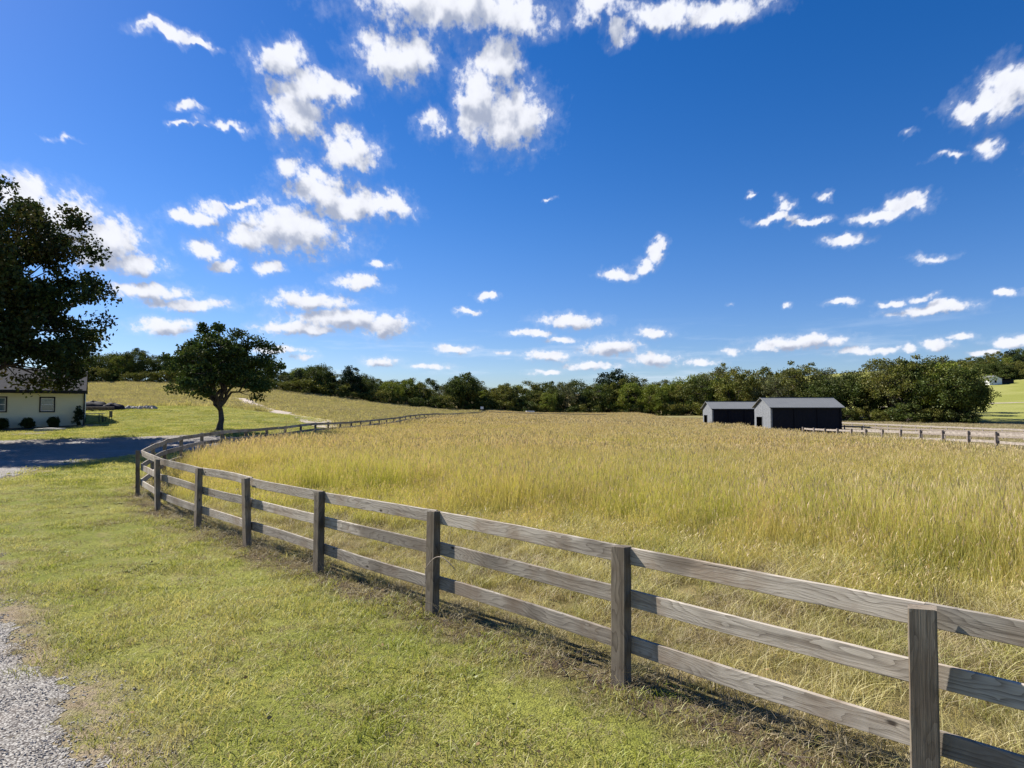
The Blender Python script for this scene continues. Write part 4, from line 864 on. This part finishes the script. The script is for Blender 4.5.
# dark covered pile and stone heap behind the house
x, y = px_at(99, 62), 62.0; pl = empty('covered_woodpile', (x, y, hz(x, y))); tag(pl, 'long low pile under a dark tarp behind the house corner', 'woodpile')
b = MB(); b.blob((-.6, 0, .25), (1.5, .7, .62), 3, 20, 10, .2); b.blob((1.2, .1, .2), (1.1, .6, .5), 5, 18, 10, .25); b.build('tarp', M['tarp'], pl, True)
lg = MB()
for k in range(6): lg.tube([(-1.9 + k * .07, -.62 - .06 * (k % 2), .1 + .1 * (k // 2)), (1.9, -.62, .1 + .1 * (k // 2))], .07, 7)
lg.build('log', M['bark'], pl)
gs = np.random.default_rng(12); STN = ['flat pale', 'rounded grey', 'broken tan', 'small white', 'long low', 'chunky pale', 'dark weathered', 'squarish', 'lumpy beige', 'upright', 'leaning', 'half buried', 'smooth grey', 'jagged']
for i in range(14):
    d_ = 63 + gs.uniform(-.6, .6); px = 118 + i * 2.8; x = px_at(px, d_); b = MB(); b.blob((0, 0, .1), (gs.uniform(.2, .42), gs.uniform(.2, .3), gs.uniform(.14, .26)), i, 9, 6, .35)
    tag(b.build('rock', M['stone'], None, loc=(x, d_, hz(x, d_)), rot=(0, 0, gs.uniform(0, 6))), '%s rock, %s outward from the dark tarp in the rock row' % (STN[i], ORD[i]), 'rock', 'row of rocks at the meadow edge')

# ------------------------------------------------------------------ small far things
x, y = px_at(530, 172), 172.0; tr = empty('stock_trailer', (x, y, hz(x, y) + .62), .1); tr.scale = (.72, .72, .72); tag(tr, 'tiny white trailer parked under the distant centre trees', 'trailer')
b = MB(); b.box((-1.5, -.8, .1), (1.3, .8, .9)); b.add([(1.3,-.8,.1),(1.3,.8,.1),(1.7,.5,.1),(1.7,-.5,.1),(1.3,-.8,.9),(1.3,.8,.9),(1.7,.5,.75),(1.7,-.5,.75)], [(0,1,2,3),(4,7,6,5),(0,3,7,4),(1,5,6,2),(3,2,6,7)]); b.build('body', M['white'], tr)
for sx_ in (-.5, .4):
    b = MB(); b.tube([(sx_, -.88, -.2), (sx_, -.7, -.2)], .34, 12); b.build('wheel', M['black_trim'], tr)
x, y = px_at(482, 160), 160.0; sg = empty('field_sign', (x, y, hz(x, y))); tag(sg, 'small white board on a post near the far fence corner', 'sign')
b = MB(); b.tube([(0, 0, -.2), (0, 0, 1.9)], .06, 6); b.build('post', M['far_wood'], sg); b = MB(); b.box((-.38, -.09, 1.35), (.38, -.065, 1.95)); b.build('board', M['white'], sg)
# pale outbuilding on the far hillside
x, y = px_at(996, 318), 318.0; zb2 = hz(x + 4, y); ob = empty('hill_barn', (x, y, zb2 - .3)); tag(ob, 'small pale barn with dark lean-to below the hillside wood', 'barn')
b = MB(); b.box((-3, 0, -1), (3.2, 7, 2.9)); b.add([(-3,0,2.9),(3.2,0,2.9),(3.2,7,2.9),(-3,7,2.9),(.1,0,4.4),(.1,7,4.4)], [(0,4,5,3),(1,2,5,4)], [(0,1,4),(3,5,2)]); b.build('wall', M['white'], ob)
b = MB(); b.slab([(-3.4,-.3,2.85),(.1,-.3,4.55),(.1,7.3,4.55),(-3.4,7.3,2.85)], (0,0,.12)); b.slab([(3.6,-.3,2.85),(.1,-.3,4.55),(.1,7.3,4.55),(3.6,7.3,2.85)], (0,0,.12)); b.build('roof', M['roof_metal'], ob)
b = MB(); b.box((-.5, -.05, 1.0), (.5, -.01, 2.3)); b.build('door', M['dark_board'], ob)
b = MB(); b.box((3.3, .5, -1), (9.5, 6.5, 2.3)); b.slab([(3.22, .1, 2.9), (9.9, .1, 2.3), (9.9, 6.9, 2.3), (3.22, 6.9, 2.9)], (0, 0, .12)); b.build('lean_to', M['dark_board'], ob)

# twiggy weed rising above the hay by the fence, vine round a post
x, y = -11.35, 31.5; wd = empty('tall_weed', (x, y, hz(x, y))); tag(wd, 'twiggy brown weed poking above the hay by the curving fence', 'weed')
gw = np.random.default_rng(3); b = MB(); hd = []
for k in range(26):
    a = gw.uniform(0, 6.28); L = gw.uniform(.9, 1.75); P0 = np.array([gw.normal(0, .18), gw.normal(0, .18), 0]); P1 = P0 + np.array([math.cos(a) * L * .4, math.sin(a) * L * .4, L]); P, r = limb(P0, P1, .008, .003, gw, 6, .02); b.tube(P, r, 4, False); 
    for q in P[2:]: hd.append(q + gw.normal(0, .06, (5, 3)))
b.build('stem', M['far_wood'], wd); V, Q, U = leaves(np.vstack(hd), .045, gw); obj('foliage', mesh_np('foliage', V, Q, None, uv=U, mat=M['tan_head']), wd)
x, y = -.92, 7.46; b = MB(); k = np.linspace(0, 1, 16); P = np.stack([-.10 + .52 * k, -.12 - .05 * np.sin(k * 3), .52 + .24 * np.sin(k * 2.6) * (1 - .35 * k)], -1)
P = np.stack([P[:, 0] * .72 - .0, P[:, 0] * -.69 + P[:, 1], P[:, 2]], -1); b.tube(P, .005, 5); P2 = np.array([(-.08, -.07, 0), (-.12, -.09, .2), (-.06, -.1, .4), (-.07, -.02 - .07, .52)]); b.tube(P2, .004, 5)
tag(b.build('dry_vine', M['far_wood'], None, True, loc=(x, y, hz(x, y))), 'thin dead vine arching off a fence post', 'vine')
# fallen twigs and brown debris under the near fence
gd = np.random.default_rng(8); b = MB()
for k in range(1500):
    i = gd.integers(1, 13); f_ = gd.uniform(); p_ = FN[i] * (1 - f_) + FN[i + 1] * f_; dd_ = FN[i + 1] - FN[i]; nn = np.array([dd_[1], -dd_[0]]) / np.hypot(*dd_); p_ = p_ + nn * gd.normal(.0, .16); L = gd.uniform(.06, .28); a = gd.uniform(0, 6.28); z_ = hz(*p_)
    P = np.array([(0, 0, .005), (math.cos(a) * L * .5, math.sin(a) * L * .5, gd.uniform(.0, .07)), (math.cos(a + .5) * L, math.sin(a + .5) * L, gd.uniform(.0, .05))]) + np.array([p_[0], p_[1], z_]); b.tube(P, gd.uniform(.0015, .004), 3, False)
tag(b.build('dead_stalks', M['bark']), 'brown dead stalks littering the bare soil under the fence', 'debris', kind='stuff')
def pebble_mesh(seed, n=26, R0=.14):
    g_ = np.random.default_rng(seed); b = MB()
    for _ in range(n): b.blob((g_.uniform(-R0, R0), g_.uniform(-R0, R0), .002), (g_.uniform(.004, .013), g_.uniform(.004, .009), g_.uniform(.003, .006)), int(g_.integers(1e6)), 6, 4, .3)
    me = b.mesh('pebbles', M['pebble']); return me
m, t, b = mat('loose_pebble'); t.link(t.mix(t.noise(t.pos(), 45, 1), (.20, .18, .155), (.52, .48, .42)), b.inputs['Base Color']); M['pebble'] = m
pc = tuft_set('pebbles', [pebble_mesh(200 + k) for k in range(5)])
x, y = rand_pts(-12, 2, 1.5, 14, 34); dd = drive_d(x, y); k = (dd > -.45) & (rng.uniform(0, 1, len(x)) < np.interp(dd, [-.45, -.1, .15], [.02, .3, 1])) & (np.hypot(x, y) < 15); x, y = x[k], y[k]
scatter('loose_gravel', x, y, rng.uniform(.7, 1.2, len(x)), 5, pc, 'loose grey pebbles lying on the gravel drive and its verge', tilt=.02, lift=.014, cat='gravel')
m, t, b = mat('dead_leaf'); t.link(t.mix(t.objrand(), (.22, .13, .06), (.40, .27, .13)), b.inputs['Base Color']); M['dead_leaf'] = m
gl_ = np.random.default_rng(77); lp = []
while len(lp) < 420:
    a_, b_ = gl_.uniform(-14, 6), gl_.uniform(2, 20)
    if fence_dist(np.array([a_]), np.array([b_]))[0] < 1.5 and drive_d(np.array([a_]), np.array([b_]))[0] < .3: lp.append((a_, b_))
lp = np.array(lp); V, Q, U = leaves(np.column_stack([lp, height(lp[:, 0], lp[:, 1]) + gl_.uniform(.04, .07, len(lp))]), .036, gl_, .8)
tag(obj('fallen_leaves', mesh_np('fallen_leaves', V, Q, None, uv=U, mat=M['dead_leaf'])), 'small brown fallen leaves sprinkled over the mown lawn', 'leaves', kind='stuff')
# bushes along the foot of the hillside wood
for i, px in enumerate(np.arange(1004, 1066, 6.5)):
    d_ = 336 + gs.uniform(-2, 2); x = px_at(px, d_); tm_, cm_, look, nom, nm = VAR[NB + i % 2]
    place_tree('bush', tm_, cm_, x, d_, gs.uniform(0, 6), 1.5, '%s, %s outward from the pale barn below the hillside wood' % (look, ORD[i]), 'bush', 'bushes below the hillside wood', sz=gs.uniform(1.0, 1.6))
# weeds
M['weed_leaf'] = leafy('weed_leaf', (.08, .10, .018), (.26, .30, .05), (.34, .30, .10), .35, macro=(.5, 0))
wt = tuft_set('weeds', [blades(50, .3, .35, .9, .011, .45, 130 + k, mats=[M['weed_leaf']]) for k in range(3)])
x, y = band(6, 60, .12, ratio=.9); k = (fence_dist(x, y) > 5) & in_field(x, y); x, y = x[k], y[k]
scatter('field_weeds', x, y, rng.uniform(.6, 1.15, len(x)), 3, wt, 'scattered darker green weeds standing among the field grass', cat='weeds')
lw = tuft_set('lawnweeds', [blades(22, .06, .03, .06, .024, 2.2, 140 + k, mats=[M['weed_leaf']]) for k in range(3)])
x, y = band(2, 16, 1.6); k = (fence_dist(x, y) < -.3) & (drive_d(x, y) < -.1) & (vnoise(x, y, 1.7, 41) > .45); x, y = x[k], y[k]
scatter('lawn_weeds', x, y, rng.uniform(.6, 1.4, len(x)), 3, lw, 'flat broadleaf weeds and clover dotted through the mown lawn', cat='weeds')
